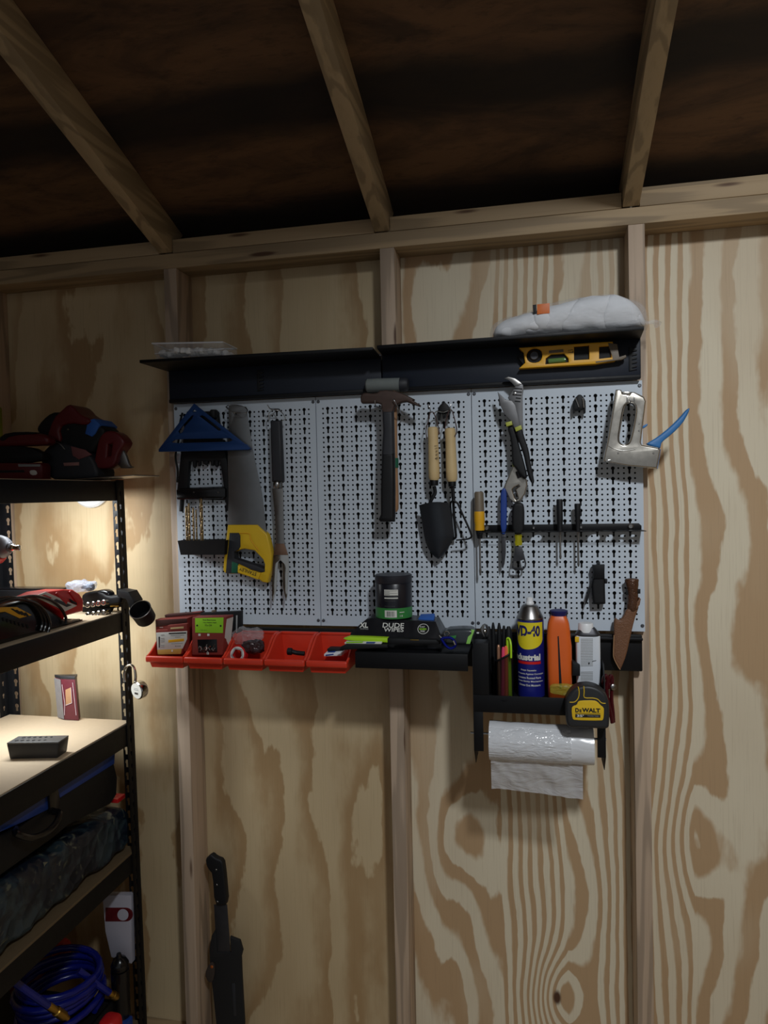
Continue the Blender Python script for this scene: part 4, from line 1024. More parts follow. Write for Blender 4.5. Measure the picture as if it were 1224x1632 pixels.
zb0 = zj(880)
lathe('jar_body', [(rj*.9, 0), (rj*.98, .003), (rj, .008), (rj, zj(352)-zb0-.002), (rj*.97, zj(352)-zb0)], (xc, yj, zb0), (0, 0, 1), mat('jar_black', (22, 23, 32), .3, 0, .05), r, 48)
lathe('lid', [(rj*.99, 0), (rj*1.01, .002), (rj*1.01, zj(235)-zj(352)-.002), (rj*.97, zj(235)-zj(352)), (rj*.6, zj(235)-zj(352)+.0006), (rj*.0, zj(235)-zj(352)+.0006)], (xc, yj, zj(352)), (0, 0, 1), mat('jar_lid_black', (34, 34, 42), .45, 0, .05), r, 48)
rp = rj+.0004
cylpatch('green_band', xc, yj, rp, -1.55, 1.55, zj(862), zj(706), JGREEN, r, 24, 2)
def jp(u): 
    return math.asin(max(-1, min(1, (at(590+u/9.415, 950, yj-rj*.9)[0]-xc)/rj)))
ftab = cylpatch('facts_table', xc, yj, rp+.0003, jp(216), jp(418), zj(520), zj(432), PAPER, r, 8, 2)
for v in (448, 465, 482, 500, 512): cylpatch('table_rule', xc, yj, rp+.0006, jp(220), jp(300 if v in (465, 500) else 412), zj(v+4), zj(v), INK, ftab, 6, 1)
cylpatch('white_line', xc, yj, rp+.0003, jp(218), jp(416), zj(565), zj(547), PAPER, r, 8, 1)
cylpatch('grey_print', xc, yj, rp+.0003, jp(216), jp(380), zj(606), zj(584), DARKST, r, 8, 1); cylpatch('grey_print', xc, yj, rp+.0003, jp(216), jp(375), zj(686), zj(666), DARKST, r, 8, 1)
bclab = cylpatch('barcode_label', xc, yj, rp+.0008, jp(220), jp(395), zj(838), zj(735), PAPER, r, 8, 2)
u = 245
while u < 365:
    w = random.choice((3, 5, 8)); cylpatch('barcode_bar', xc, yj, rp+.0011, jp(u), jp(u+w), zj(825), zj(748), INK, bclab, 1, 1); u += w+random.choice((4, 6, 9))
cylpatch('white_mark', xc, yj, rp+.0006, jp(432), jp(495), zj(772), zj(762), PAPER, r, 4, 1)
text('1.1 LB', (xc+math.sin(jp(468))*rj+.0, 0, zj(818)), .0075, .0045, PAPER, r, 0, .03, (xc, yj, rp+.0006))
fin(r)
Q = Zm(540, 960, 5.1)
r = T('folding_knife', 'neon green knife with black handle lying on the tray', 'knife')
yk = -.252
plate('green_sheath', Q((34, 296), (80, 280), (230, 284), (396, 292), (396, 330), (240, 318), (120, 316), (60, 308)), yk, .022, LIME, r, bev=.003)
plate('black_grip', Q((392, 292), (500, 296), (640, 302), (820, 306), (822, 340), (500, 344), (392, 338)), yk+.001, .02, BLKM, r, bev=.003)
plate('brass_line', Q((580, 302), (650, 304), (650, 310), (580, 308)), yk+.0004, .002, BRASS, r, bev=.0003)
fin(r)
r = T('card', 'white and green card lying flat on the tray edge below the green knife', 'card')
A = at(*Q((46, 338))[0], -.262); B = at(*Q((345, 340))[0], -.262)
hexa('card_stock', [A, B, B+Vector((0, .04, 0)), A+Vector((.004, .04, 0)), A+Vector((0, 0, .0035)), B+Vector((0, 0, .0035)), B+Vector((0, .04, .006)), A+Vector((.004, .04, .006))], PAPER, r, .0006)
plate('blue_print', Q((225, 322), (300, 322), (290, 334), (220, 334)), -.2626, .0006, BLUEP, r, bev=.0001)
plate('green_print', Q((60, 322), (200, 318), (190, 330), (60, 332)), -.2626, .0006, GLAB, r, bev=.0001)
fin(r)
o = plate('phone_case', Q((8, 365), (60, 340), (396, 344), (396, 372), (110, 384), (20, 392)), -.268, .012, BLKM, bev=.003); tag(o, 'flat black case jutting from the left end of the tray', 'case'); fin(o)
r = T('carabiner', 'blue carabiner with silver split ring on the tray edge', 'carabiner')
tube('blue_frame', pt(Q((835, 300), (850, 290), (905, 288), (935, 310), (948, 345), (930, 368), (900, 372), (868, 350)), -.272), .0032, mat('blue_anodised', (20, 34, 150), .2, .7, .1), r, 5, True)
tube('gate', pt(Q((928, 312), (944, 345)), -.2745), .0026, CHROME, r, 0)
tube('split_ring', pt(Q((860, 262), (868, 238), (885, 236), (896, 256), (884, 278), (866, 278)), -.264), .0011, CHROME, r, 5, True)
tube('key', pt(Q((815, 268), (830, 285), (850, 290)), -.266), .0022, STEEL, r)
fin(r)
r = T('gum_bag', 'dark grey pouch with pale green stripes at the right end of the tray', 'pouch')
plate('pouch', chaikin(Q((840, 300), (850, 225), (1000, 215), (1085, 220), (1100, 250), (1080, 345), (960, 345), (860, 340)), 1), -.246, .05, mat('dark_grey_pouch', (52, 58, 62), .3, 0, .2), r, bev=.008, seg=3)
plate('green_stripe', Q((1075, 222), (1104, 226), (1085, 275), (1066, 338), (1034, 338), (1050, 280), (1078, 255)), -.2472, .003, mat('pale_green_print', (140, 204, 96), .45), r, bev=.0006)
plate('green_patch', Q((905, 275), (955, 268), (950, 292), (910, 300)), -.2468, .002, JGREEN, r, bev=.0006)
fin(r)
# ---------------------------------------------------------------- caddy
XL, XR = at(756, 1160, -.25)[0], at(964, 1160, -.25)[0]
ZF = -.138
r = T('tool_caddy', 'black metal caddy holding cans above the roll of plastic bags', 'caddy')
box('floor_plate', (XL, XR), (-.252, -.1335), (ZF-.002, ZF), BLK, r, .0008)
box('front_lip', (XL, XR), (-.2535, -.252), (-.166, ZF+.012), BLK, r, .0006)
for nm, xa_, xb_ in (('side_panel', XL-.0015, XL), ('side_panel', XR, XR+.0015)):
    hi_ = .006 if xa_ < XL else -.05
    flat(nm, [[(-.1335, hi_), (-.235, hi_), (-.2535, hi_-.03), (-.2535, -.256), (-.215, -.300), (-.150, -.30), (-.1335, -.2)]], xb_, .0015, BLK, r, .0004, 0)
box('front_leg', (XL, XL+.021), (-.2535, -.252), (-.258, -.166), BLK, r, .0005)
box('front_leg', (XR-.017, XR), (-.2535, -.252), (-.258, -.166), BLK, r, .0005)
box('back_plate', (XL, XR), (-.1335, -.132), (-.165, -.008), BLK, r, .0005)
box('tool_pocket', (XL, XL+.036), (-.2535, -.205), (ZF+.0125, -.006), BLK, r, .001)
fin(r)
zr = at(750, 1167, -.235)[2]; zr2_ = at(965, 1175, -.235)[2]
xr0 = at(749, 1167, -.235)[0]; xr1 = at(967, 1175, -.235)[0]
r = T('bag_roll', 'roll of milky plastic bags hanging on a rod below the caddy', 'roll')
xa_ = at(780, 1180, -.235)[0]; xb_ = at(946, 1180, -.235)[0]
zc_ = zr-.018; R0 = .044; yc_ = -.222
tube('rod', [(xr0, yc_, zc_+.012), (xr1, yc_, zc_+.012)], .0028, WIRE, r, 0)
secs = []
for i in range(25):
    s = i/24; x = xa_+(xb_-xa_)*s; k = R0*(1-.02*s)
    secs.append((x, yc_, zc_-.001*s-.002, k, k))
secs = [(xa_+.0005, yc_, zc_-.002, .012, .012)]+secs+[(xb_-.0005, yc_, zc_-.003, .012, .012)]
loft('wound_film', secs, FILMW, r, 56, .0016, 26, None, 2)
lathe('cardboard_core', [(.010, -.002), (.013, -.002), (.013, .02), (.010, .02)], (xa_, yc_, zc_-.002), (1, 0, 0), TWOOD, r, 20)
# one wrap lies loose over the front left, and the torn end hangs down behind
bm = bmesh.new(); G_ = []
for i in range(25):
    s = i/24; x = xa_+(xb_-.050-xa_)*s; row = []
    for j in range(15):
        a = math.radians(60-118*j/14); rr = R0+.0016+.0012*mnoise.noise((x*60, a*3, 2))+.0008*mnoise.noise((x*160, a*9, 5))
        row.append(bm.verts.new((x, yc_-rr*math.cos(a), zc_-.002+rr*math.sin(a))))
    G_.append(row)
for A, B in zip(G_, G_[1:]):
    for j in range(14): bm.faces.new((A[j], B[j], B[j+1], A[j+1]))
obj('loose_wrap', bm, FILML, r)
zl0 = at(785, 1258, -.235)[2]; zl1 = at(928, 1276, -.235)[2]; xs0 = at(783, 1240, -.235)[0]; xs1 = at(929, 1240, -.235)[0]
bm = bmesh.new(); G_ = []
for i in range(37):
    s = i/36; x = xs0+(xs1-xs0)*s; row = []
    zb_2 = zl0+(zl1-zl0)*(s**1.3)+.0022*mnoise.noise((x*50, 0, 0)); zt_2 = zc_-.02
    for j in range(25):
        q = j/24; z = zt_2+(zb_2-zt_2)*q
        row.append(bm.verts.new((x, yc_-.006-.016*(1-q)+.005*mnoise.noise((x*18, z*26, 4))+.003*mnoise.noise((x*50+z*40, z*20, 7)), z)))
    G_.append(row)
for A, B in zip(G_, G_[1:]):
    for j in range(24): bm.faces.new((A[j], B[j], B[j+1], A[j+1]))
obj('hanging_sheet', bm, FILMH, r)
fin(r)
# aerosol can
r = T('aerosol_can', 'blue and yellow aerosol can standing in the caddy', 'aerosol can')
yc = -.198; xc = (at(824.2, 1050, yc)[0]+at(867.5, 1050, yc)[0])/2; rc = (at(867.5, 1050, yc)[0]-at(824.2, 1050, yc)[0])/2
zc2 = lambda v: at(846, v, yc-rc*.8)[2]
z0 = ZF+.0005; zsh = zc2(989); 
lathe('can_body', [(rc*.93, 0), (rc, .002), (rc, zsh-z0-.003), (rc*.97, zsh-z0)], (xc, yc, z0), (0, 0, 1), CANBLUE, r, 48)
zt_c = zc2(967)
lathe('steel_shoulder', [(rc*.99, 0), (rc*1.01, .002), (rc*.99, .004), (rc*.9, .010), (rc*.62, (zt_c-zsh)*.92), (rc*.5, zt_c-zsh+.001), (rc*.34, zt_c-zsh+.002)], (xc, yc, zsh), (0, 0, 1), STEEL, r, 40)
lathe('spray_nozzle', [(rc*.30, 0), (rc*.32, .004), (rc*.24, .008), (rc*.24, .016), (rc*.12, .018)], (xc, yc, zt_c+.001), (0, 0, 1), WHITE, r, 24)
rp = rc+.0004
cx_ = lambda u: math.asin(max(-.99, min(.99, (at(740+u/8.16, 1040, yc-rc*.85)[0]-xc)/rc)))
zq = lambda v: at(846, 980+v/8.16, yc-rc*.9)[2]
ta, tb = cx_(668), cx_(1018); tm = (ta+tb)/2-.12
cylpatch('yellow_shield', xc, yc, rp, -1.15, tb, lambda t: zq(300)-(zq(300)-zq(448))*math.sqrt(max(0, 1-((t-tm)/(tb-tm+.02))**2 if t > tm else 1-((tm-t)/(tm+1.17))**2)), zq(100), CANYEL, r, 26, 6)
def cantext(s, u0, u1, v0, v1, m, bold=.0, dr=.0008):
    t0, t1 = cx_(u0) if u0 > 690 else -1.12, cx_(u1)
    if u0 <= 690: t0 = t1-(2.3 if s == 'WD-40' else 2.25)
    w = (t1-t0)*(rc+dr); tc = (t0+t1)/2
    return text(s, (xc+tc*(rc+dr), 0, zq((v0+v1)/2)), w, abs(zq(v0)-zq(v1)), m, r, 0, bold, (xc, yc, rc+dr))
cantext('WD-40', 660, 985, 138, 282, INKB, .045)
cantext('Industrial', 660, 985, 508, 592, PAPER, .05)
cylpatch('red_rule', xc, yc, rp+.0002, -1.1, cx_(990), zq(640), zq(605), REDT, r, 14, 1)
for i, (s, a, b) in enumerate((('Stops Squeaks', 735, 930), ('Protects Against Corrosion', 705, 1015), ('Loosens Rusted Parts', 705, 988), ('Frees Sticky Mechanisms', 705, 1010), ('Drives Out Moisture', 715, 980))):
    cantext(s, a, b, 706+i*48, 734+i*48, PAPER, .015)
fin(r)
# orange bottle
Q = Zm(860, 960, 6.8)
r = T('gear_oil_bottle', 'orange plastic bottle with navy cap, black level stripe, beside the aerosol can', 'bottle')
yo = -.208
cxo = at(891.5, 1050, yo)[0]; hw = (at(911.5, 1050, yo-.024)[0]-at(871.5, 1050, yo-.024)[0])/2
zo = lambda v: at(891, 960+v/6.8, yo-.024)[2]
loft('bottle_body', [(ZF+.0005, cxo, yo, hw*.92, .022), (ZF+.004, cxo, yo, hw*.97, .024), (zo(700), cxo, yo, hw, .024), (zo(480), cxo, yo, hw, .024), (zo(400), cxo-.001, yo, hw*.96, .0235), (zo(300), cxo-.001, yo, hw*.92, .023), (zo(240), cxo-.001, yo, hw*.86, .022), (zo(200), cxo-.001, yo, hw*.76, .0205), (zo(175), cxo-.001, yo, hw*.66, .0185), (zo(160), cxo-.001, yo, hw*.62, .017)], ORANGE, r, 40, 0, 1, None, 4.2, None, 2)
lathe('cap', [(hw*.60, 0), (hw*.60, .002), (hw*.70, .008), (hw*.74, .011), (hw*.74, .0125), (hw*.62, .0135), (hw*.2, .013)], (cxo, yo, zo(165)), (0, 0, 1), INKB, r, 36)
plate('level_stripe', Q((196, 368), (208, 366), (240, 880), (240, 940), (216, 940), (212, 880)), yo-.0252, .0012, BLKM, r, bev=.0002)
fin(r)
# solvent can
r = T('solvent_can', 'white rectangular solvent can with white screw cap and grey top', 'can')
ysv = -.196
xl_, xr_2 = at(918.5, 1050, ysv-.018)[0], at(957.5, 1050, ysv-.018)[0]; zs_ = lambda v: at(938, 960+v/6.8, ysv-.018)[2]
cxs = (xl_+xr_2)/2; hws = (xr_2-xl_)/2
loft('can_body', [(ZF+.0005, cxs, ysv, hws*.97, .0175), (ZF+.003, cxs, ysv, hws, .0185), (zs_(372), cxs, ysv, hws, .0185), (zs_(366), cxs, ysv, hws*.97, .0175)], mat('white_can_paint', (218, 224, 232), .35, 0, .03), r, 40, 0, 1, None, 7, None, 2)
loft('steel_top', [(zs_(370), cxs, ysv, hws*1.02, .0195), (zs_(355), cxs, ysv, hws*1.02, .0195), (zs_(340), cxs, ysv, hws*.92, .017), (zs_(290), cxs, ysv, hws*.62, .012), (zs_(285), cxs, ysv, hws*.5, .010)], DARKST, r, 36, 0, 1, None, 4, None, 2)
lathe('screw_cap', [(.0165, 0), (.0175, .001), (.0168, .019), (.0152, .0215), (.003, .022)], (cxs-.004, ysv, zs_(338)), (0, 0, 1), WHITE, r, 28)
yl_ = ysv-.0192
plate('yellow_sticker', Q((384, 372), (428, 372), (428, 432), (384, 428)), yl_, .0006, YEL, r, bev=.0001)
for v in range(395, 840, 17):
    if 700 < v < 745: continue
    plate('print_line', Q((446, v), (578, v-2), (578, v+5), (446, v+7)), yl_, .0005, GREYL, r, bev=.0001)
plate('ink_mark', Q((570, 636), (614, 628), (614, 632), (572, 642)), yl_-.0004, .0005, INK, r, bev=.0001)
plate('ink_mark', Q((527, 650), (545, 650), (538, 676), (532, 676)), yl_-.0004, .0005, INK, r, bev=.0001)
fin(r)
o = plate('black_case', Q((352, 640), (440, 690), (440, 800), (352, 800)), -.232, .03, BLKM, bev=.003); tag(o, 'small black block wedged between orange bottle and white can', 'block'); fin(o)
o = lump('clear_packet', at(899, 1099, -.244), (.032, .006, .013), AMBER, None, .004, 50, 7, 3)
o.data.materials[0] = film('yellow_printed_film', (176, 164, 60), .45, .12, 40, .9); tag(o, 'crumpled yellow-green film packet at the foot of the orange bottle', 'packet'); fin(o)
# tape measure
Q = Zm(740, 1090, 4.896)
r = T('tape_measure', 'yellow and black tape measure clipped over the caddy front', 'tape measure')
ytm = -.300
plate('case', chaikin(Q((790, 250), (788, 140), (812, 85), (860, 35), (920, 15), (985, 14), (1060, 40), (1120, 100), (1135, 190), (1134, 300), (1128, 358), (1020, 352), (880, 345), (845, 352), (800, 332)), 2), ytm, .044, mat('tape_case_black', (34, 35, 37), .5, 0, .1), r, bev=.007, seg=4)
tlab = plate('yellow_label', chaikin(Q((836, 190), (850, 172), (878, 165), (886, 138), (910, 130), (1010, 128), (1040, 140), (1062, 166), (1088, 185), (1090, 215), (1086, 278), (1070, 288), (860, 284), (842, 270)), 1), ytm-.0012, .003, YEL, r, bev=.0008, seg=2)
text('D', at(*Q((880, 205))[0], ytm-.0016), .0078, .0095, INK, tlab, 0, .05); text('E', at(*Q((907, 209))[0], ytm-.0016), .0046, .0066, INK, tlab, 0, .05); text('WALT', at(*Q((989, 206))[0], ytm-.0016), .0385, .0095, INK, tlab, 0, .05)
plate('black_strip', Q((866, 236), (1062, 240), (1062, 264), (866, 262)), ytm-.0016, .001, INK, tlab, bev=.0002)
text("35'", at(*Q((905, 249))[0], ytm-.0020), .0145, .0052, PAPER, tlab, 0, .03); text('TOUGH TAPE', at(*Q((1004, 251))[0], ytm-.0020), .0235, .0024, GREYL, tlab, 0, .01)
plate('rule_line', Q((866, 228), (1062, 230), (1062, 233), (866, 231)), ytm-.0016, .0008, INK, tlab, bev=.0001)
for p in (((822, 143), (862, 140), (890, 108), (896, 60), (888, 22)), ((932, 18), (935, 60), (937, 106), (1000, 110), (1040, 120), (1070, 148), (1102, 152))):
    tube('yellow_trim', pt(Q(*p), ytm-.0002), .0010, YEL, r, 3)
box('belt_clip', (at(930, 1130, ytm)[0]-.008, at(930, 1130, ytm)[0]+.008), (-.2575, -.2555), (-.165, -.12), STEEL, r, .0005)
fin(r)
Q = Zm(730, 930, 3.825)
r = T('red_handled_snips', 'snips with glossy dark red handles hooked on the right caddy side', 'snips')
tube('handle', pt(Q((893, 640), (886, 600), (892, 570), (905, 562), (912, 590), (906, 640), (915, 720), (930, 790), (940, 850)), -.236), .0042, DREDG, r)
tube('handle', pt(Q((922, 640), (920, 590), (930, 563), (940, 575), (940, 620), (936, 700), (944, 780), (948, 845)), -.232), .0042, DREDG, r)
lathe('pivot', [(.006, -.004), (.007, -.002), (.007, .003), (.004, .005)], at(*Q((946, 630))[0], -.236), (.3, -1, 0), STEEL, r, 16)
plate('jaw', Q((925, 700), (945, 690), (952, 850), (935, 858), (920, 800)), -.234, .008, DARKST, r, bev=.002)
fin(r)
# pencil pocket and its pens
Q = Zm(740, 980, 8.16)
r = T('mesh_pen_cup', 'black wire mesh pen cup on the left side of the caddy', 'pen cup')
xa2, xb2 = at(789.5, 1080, -.246)[0], at(818, 1080, -.246)[0]; cxm = (xa2+xb2)/2; rm = (xb2-xa2)/2
zpm = lambda v: at(804, 980+v/8.16, -.24)[2]
ym = -.236; zb3 = ZF+.001
bm = bmesh.new(); R = []
for i in range(33):
    a = 2*math.pi*i/32; x = cxm+rm*math.sin(a); y = ym-.015*math.cos(a)
    top = zpm(540)+(x-cxm)/rm*.012
    R.append((bm.verts.new((x, y, zb3)), bm.verts.new((x, y, top))))
for A, B in zip(R, R[1:]): bm.faces.new((A[0], B[0], B[1], A[1]))
bmesh.ops.remove_doubles(bm, verts=bm.verts, dist=1e-6)
obj('mesh_wall', bm, MESHM, r)
tube('rim', [(cxm+rm*math.sin(2*math.pi*i/24), ym-.015*math.cos(2*math.pi*i/24), zpm(540)+math.sin(2*math.pi*i/24)*.012) for i in range(24)], .0022, BLK, r, 0, True)
lathe('base', [(rm*.96, 0), (rm*.96, .001)], (cxm, ym, ZF+.0002), (0, 0, 1), BLK, r, 24)
fin(r)
def pen(name, lab, cat, x, y, ztop, rad, m, tip=None, tm_=None, lean=0.0):
    r = T(name, lab, cat, 'pens in the mesh cup'); A = Vector((x, y, ZF+.0018)); B = Vector((x+lean, y, ztop)); L = (B-A).length
    lathe('barrel', [(rad*.8, 0), (rad, .004), (rad, L*.93), (rad*.8, L*.985), (rad*.4, L)], A, B-A, m, r, 16)
    if tip: lathe(tip, [(rad*1.12, L*.55), (rad*1.12, L*.96), (rad*.7, L*1.004)], A, B-A, tm_, r, 16)
    return r
zt3 = lambda v: at(800, 980+v/8.16, -.238)[2]
fin(pen('pen', 'copper-coloured pen standing at the left of the mesh cup', 'pen', cxm-.0105, -.238, zt3(388), .0036, mat('copper_pen', (176, 130, 104), .3, .6, .1), 'grey_barrel', mat('pen_grey', (150, 150, 152), .4), -.001)) if False else None
q_ = pen('pen', 'copper-tipped pen standing at the left of the mesh cup', 'pen', cxm-.0125, -.238, zt3(388), .0042, mat('copper_pen', (176, 130, 104), .3, .6, .1)); fin(q_)
q_ = pen('marker', 'pink marker leaning in the mesh cup beside the copper pen', 'marker', cxm-.0052, -.2415, zt3(412), .0042, PINK, None, None, .004); fin(q_)
q_ = pen('marker', 'orange marker in the middle of the mesh cup', 'marker', cxm+.0035, -.240, zt3(398), .0050, CORAL, None, None, .002); fin(q_)
q_ = pen('highlighter', 'neon yellow highlighter with clip at the right of the mesh cup', 'highlighter', cxm+.0125, -.238, zt3(290), .0052, LIME, None, None, -.003)
tube('clip', [Vector((cxm+.0105, -.2445, zt3(292))), Vector((cxm+.0140, -.2475, zt3(310))), Vector((cxm+.0165, -.2535, zt3(380))), Vector((cxm+.0165, -.2545, zt3(535)))], .0024, LIME, q_)
fin(q_)
def peg(lab, u, v, rad, m=BLKM, lean=0.0, y=-.185):
    P = at(*Q((u, v))[0], y); A = Vector((P.x-lean, y, ZF+.001)); L = (P-A).length
    o = lathe('screwdriver_handle', [(rad*.5, 0), (rad*.5, L*.4), (rad, L*.55), (rad*1.1, L*.75), (rad*.9, L*.93), (rad*.45, L)], A, P-A, m, None, 14)
    o.name = 'punch'; tag(o, lab, 'tool', 'dark tools standing in the caddy'); fin(o)
peg('black pointed tool handle behind the mesh cup, left of its twin', 374, 100, .0048); peg('black pointed tool handle behind the mesh cup, right of its twin', 452, 105, .0052)
peg('short black tool handle close to the left side of the aerosol can', 575, 150, .0085, BLKM, 0, -.18); peg('short blunt black tool handle in the middle behind the pens', 515, 140, .0055, BLKM, .002, -.175); peg('short thick black tool handle beside the chrome pliers', 320, 150, .0062)
r = T('small_pliers', 'small chrome pliers poking out of the left corner of the caddy', 'pliers')
plate('jaw', Q((205, 175), (235, 130), (262, 118), (262, 150), (245, 210), (268, 280), (250, 290), (222, 235)), -.216, .007, STEEL, r, bev=.0015)
plate('jaw', Q((262, 118), (300, 135), (330, 190), (318, 250), (300, 290), (272, 280), (290, 220), (280, 170)), -.214, .007, DARKST, r, bev=.0015)
lathe('pivot', [(.0035, -.001), (.0035, .002), (.002, .003)], at(*Q((265, 215))[0], -.217), (0, -1, 0), CHROME, r, 12)
plate('white_tag', Q((160, 226), (190, 226), (190, 244), (160, 244)), -.2165, .002, WHITE, r, bev=.0004)
fin(r)
# ---------------------------------------------------------------- shelving unit against the left wall
UX0, UX1, UY0, UY1 = -.552, -.152, -1.36, -.118
LV = [.396, .036, -.272, -.632, -1.13]
SH = .013
def lean(o):
    for v in o.data.vertices: v.co.x += (.396-v.co.z)*SH
    return o
r = T('storage_rack', 'black boltless metal storage rack with particle board shelves along the left wall', 'shelving unit')
def khole(cx, cz, s=1.25):
    hr, sw, l = .0052*s, .0030*s, .012*s; p = []
    a0 = math.asin(sw/hr)
    for i in range(9):
        a = -math.pi/2+a0+(2*math.pi-2*a0)*i/8; p.append((cx+hr*math.cos(a), cz+hr*math.sin(a)))
    return p+[(cx-sw, cz-l), (cx+sw, cz-l)]
def post(x, y, sx, sy):
    """angle post with its corner at (x, y); flanges run to x+sx*.036 and y+sy*.034"""
    zb, zt = -Z0, .398; w = .036
    a, b = sorted((x, x+sx*w)); kz = [zb+.03+.036*i for i in range(45)]
    p1 = flat('flange', [[(a, zb), (b, zb), (b, zt), (a, zt)]]+[khole(x+sx*.026, z) for z in kz], y+(.0 if sy < 0 else .002)-.001, .002, BLK, None, .0003)
    c, d = sorted((y, y+sy*w))
    p2 = flat('flange', [[(c, zb), (d, zb), (d, zt), (c, zt)]]+[khole(y+sy*.020, z, .8) for z in kz], x+(.001 if sx < 0 else .001), .002, BLK, None, .0003, 0)
    return lean(merge('post', [p1, p2], r))
post(UX1, UY1, -1, -1); post(UX0, UY1, 1, -1); post(UX1, UY0, -1, 1); post(UX0, UY0, 1, 1)
for i, z in enumerate(LV):
    h = .0545 if i != 2 else .062
    for x in (UX1-.004, UX0+.001):
        lean(box('long_beam', (x, x+.003), (UY0+.01, UY1-.006), (z-h, z-.002), BLK, r, .001))
    for y in (UY0+.004, UY1-.004):
        lean(box('end_beam', (UX0+.003, UX1-.004), (y-.002, y+.001), (z-h*.8, z-.002), BLK, r, .001))
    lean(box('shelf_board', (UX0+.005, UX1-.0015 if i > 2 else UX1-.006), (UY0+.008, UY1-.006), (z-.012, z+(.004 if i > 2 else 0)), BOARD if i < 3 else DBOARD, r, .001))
fin(r)
# round white disc on the plywood behind the rack
r = T('wall_disc', 'round white disc on the plywood just below the top rack shelf', 'disc')
P = at(146, 774, -.002)
lathe('disc_body', [(.066, 0), (.066, .008), (.060, .016), (.040, .020), (.001, .021)], P, (0, -1, 0), WHITE, r, 48)
fin(r)
# --- top shelf
Q = Zm(0, 640, 5.1)
r = T('circular_saw', 'red and black circular saw with blue tape on the top rack shelf', 'circular saw')
ys2 = -.235
ZT = .3965
P1 = at(*Q((745, 640))[0], ys2); P2 = at(*Q((935, 622))[0], ys2); P3 = at(*Q((1150, 586))[0], ys2)
hexa('shoe_plate', [Vector((P1.x-.06, ys2-.02, ZT+.0005)), Vector((P3.x-.01, ys2-.02, ZT+.008)), Vector((P3.x, ys2+.09, ZT+.008)), Vector((P1.x-.06, ys2+.09, ZT+.0005)),
                    Vector((P1.x-.06, ys2-.02, ZT+.003)), Vector((P3.x-.01, ys2-.02, ZT+.0105)), Vector((P3.x, ys2+.09, ZT+.0105)), Vector((P1.x-.06, ys2+.09, ZT+.003))], STEEL, r, .0006)
plate('lower_housing', chaikin(Q((330, 420), (420, 330), (540, 340), (700, 400), (760, 480), (800, 600), (745, 632), (330, 632)), 1), ys2+.004, .085, GRIP, r, bev=.008, seg=3)
plate('motor_housing', chaikin(Q((288, 215), (330, 150), (410, 85), (480, 85), (640, 100), (800, 180), (862, 240), (800, 320), (745, 430), (560, 430), (480, 350), (380, 310), (300, 250)), 1), ys2+.012, .075, BLKM, r, bev=.010, seg=3)
plate('red_shell', chaikin(Q((430, 130), (480, 85), (550, 18), (590, 40), (640, 100), (745, 150), (700, 195), (560, 172), (470, 210), (500, 330), (420, 310), (370, 300)), 1), ys2+.004, .085, DRED, r, bev=.006, seg=3)
plate('blue_tape', Q((714, 152), (762, 138), (812, 185), (772, 262), (745, 285), (690, 262)), ys2+.009, .082, TAPEB, r, bev=.002)
plate('rear_handle', chaikin(Q((795, 310), (820, 262), (870, 234), (945, 245), (1010, 318), (1000, 362), (962, 405), (938, 505), (880, 548), (760, 545), (762, 470)), 1), ys2+.014, .045, DRED, r, holes=[Q((875, 350), (908, 342), (895, 440), (866, 446))], bev=.006, seg=3)
plate('guard', chaikin(Q((945, 420), (990, 380), (1020, 430), (1050, 525), (1085, 530), (1040, 545), (960, 540)), 1), ys2+.03, .012, STEEL, r, bev=.002)
plate('side_label', Q((575, 362), (690, 392), (745, 432), (640, 470), (590, 440)), ys2+.002, .004, mat('dusty_rose_print', (120, 72, 74), .5), r, bev=.001)
plate('pale_label', Q((512, 498), (640, 492), (640, 520), (520, 524)), ys2+.002, .004, mat('pale_rose_print', (150, 108, 104), .5), r, bev=.001)
lathe('screw', [(.0028, 0), (.0018, .0018)], at(*Q((553, 226))[0], ys2+.011), (0, -1, 0), STEEL, r, 12)
tube('guard_lever', pt(Q((410, 325), (450, 330), (490, 348), (530, 390)), ys2+.002), .0022, STEEL, r)
fin(r)
r = T('power_tool', 'low red and black power tool beside the circular saw at the left frame edge', 'power tool')
y3 = -.275
plate('base', Q((-330, 498), (325, 498), (342, 520), (342, 628), (-330, 632)), y3, .036, DRED, r, bev=.004)
plate('body', chaikin(Q((-330, 330), (0, 340), (340, 390), (350, 500), (-330, 505)), 1), y3+.004, .032, BLKM, r, bev=.006)
plate('top_shell', chaikin(Q((-300, 320), (-20, 310), (50, 255), (275, 250), (388, 282), (390, 350), (300, 358), (-300, 372)), 1), y3-.002, .036, DRED, r, bev=.008, seg=3)
plate('top_grip', chaikin(Q((-20, 300), (50, 248), (275, 243), (300, 262), (80, 280), (20, 330)), 1), y3-.004, .038, BLKM, r, bev=.004)
plate('pale_label', Q((145, 508), (325, 510), (325, 528), (150, 530)), y3-.0012, .003, GREYL, r, bev=.0005)
plate('cream_badge', chaikin(Q((235, 560), (290, 555), (305, 595), (250, 600)), 1), y3-.0012, .003, PAPER, r, bev=.0005)
plate('black_slot', Q((-200, 560), (190, 556), (200, 575), (-200, 582)), y3-.0012, .003, BLKM, r, bev=.0005)
fin(r)
Pg = at(6, 690, -.13); Pg2 = at(6, 646, -.16)
r = T('green_case', 'lime green case edge showing at the far left above the red power tool', 'case')
box('case', (Pg.x-.09, Pg.x), (-.20, -.13), (ZT, Pg2.z), DGREEN, r, .006)
box('black_cap', (Pg.x-.08, Pg.x-.006), (-.195, -.135), (Pg2.z-.001, at(5, 624, -.16).z), BLKM, r, .006)
fin(r)
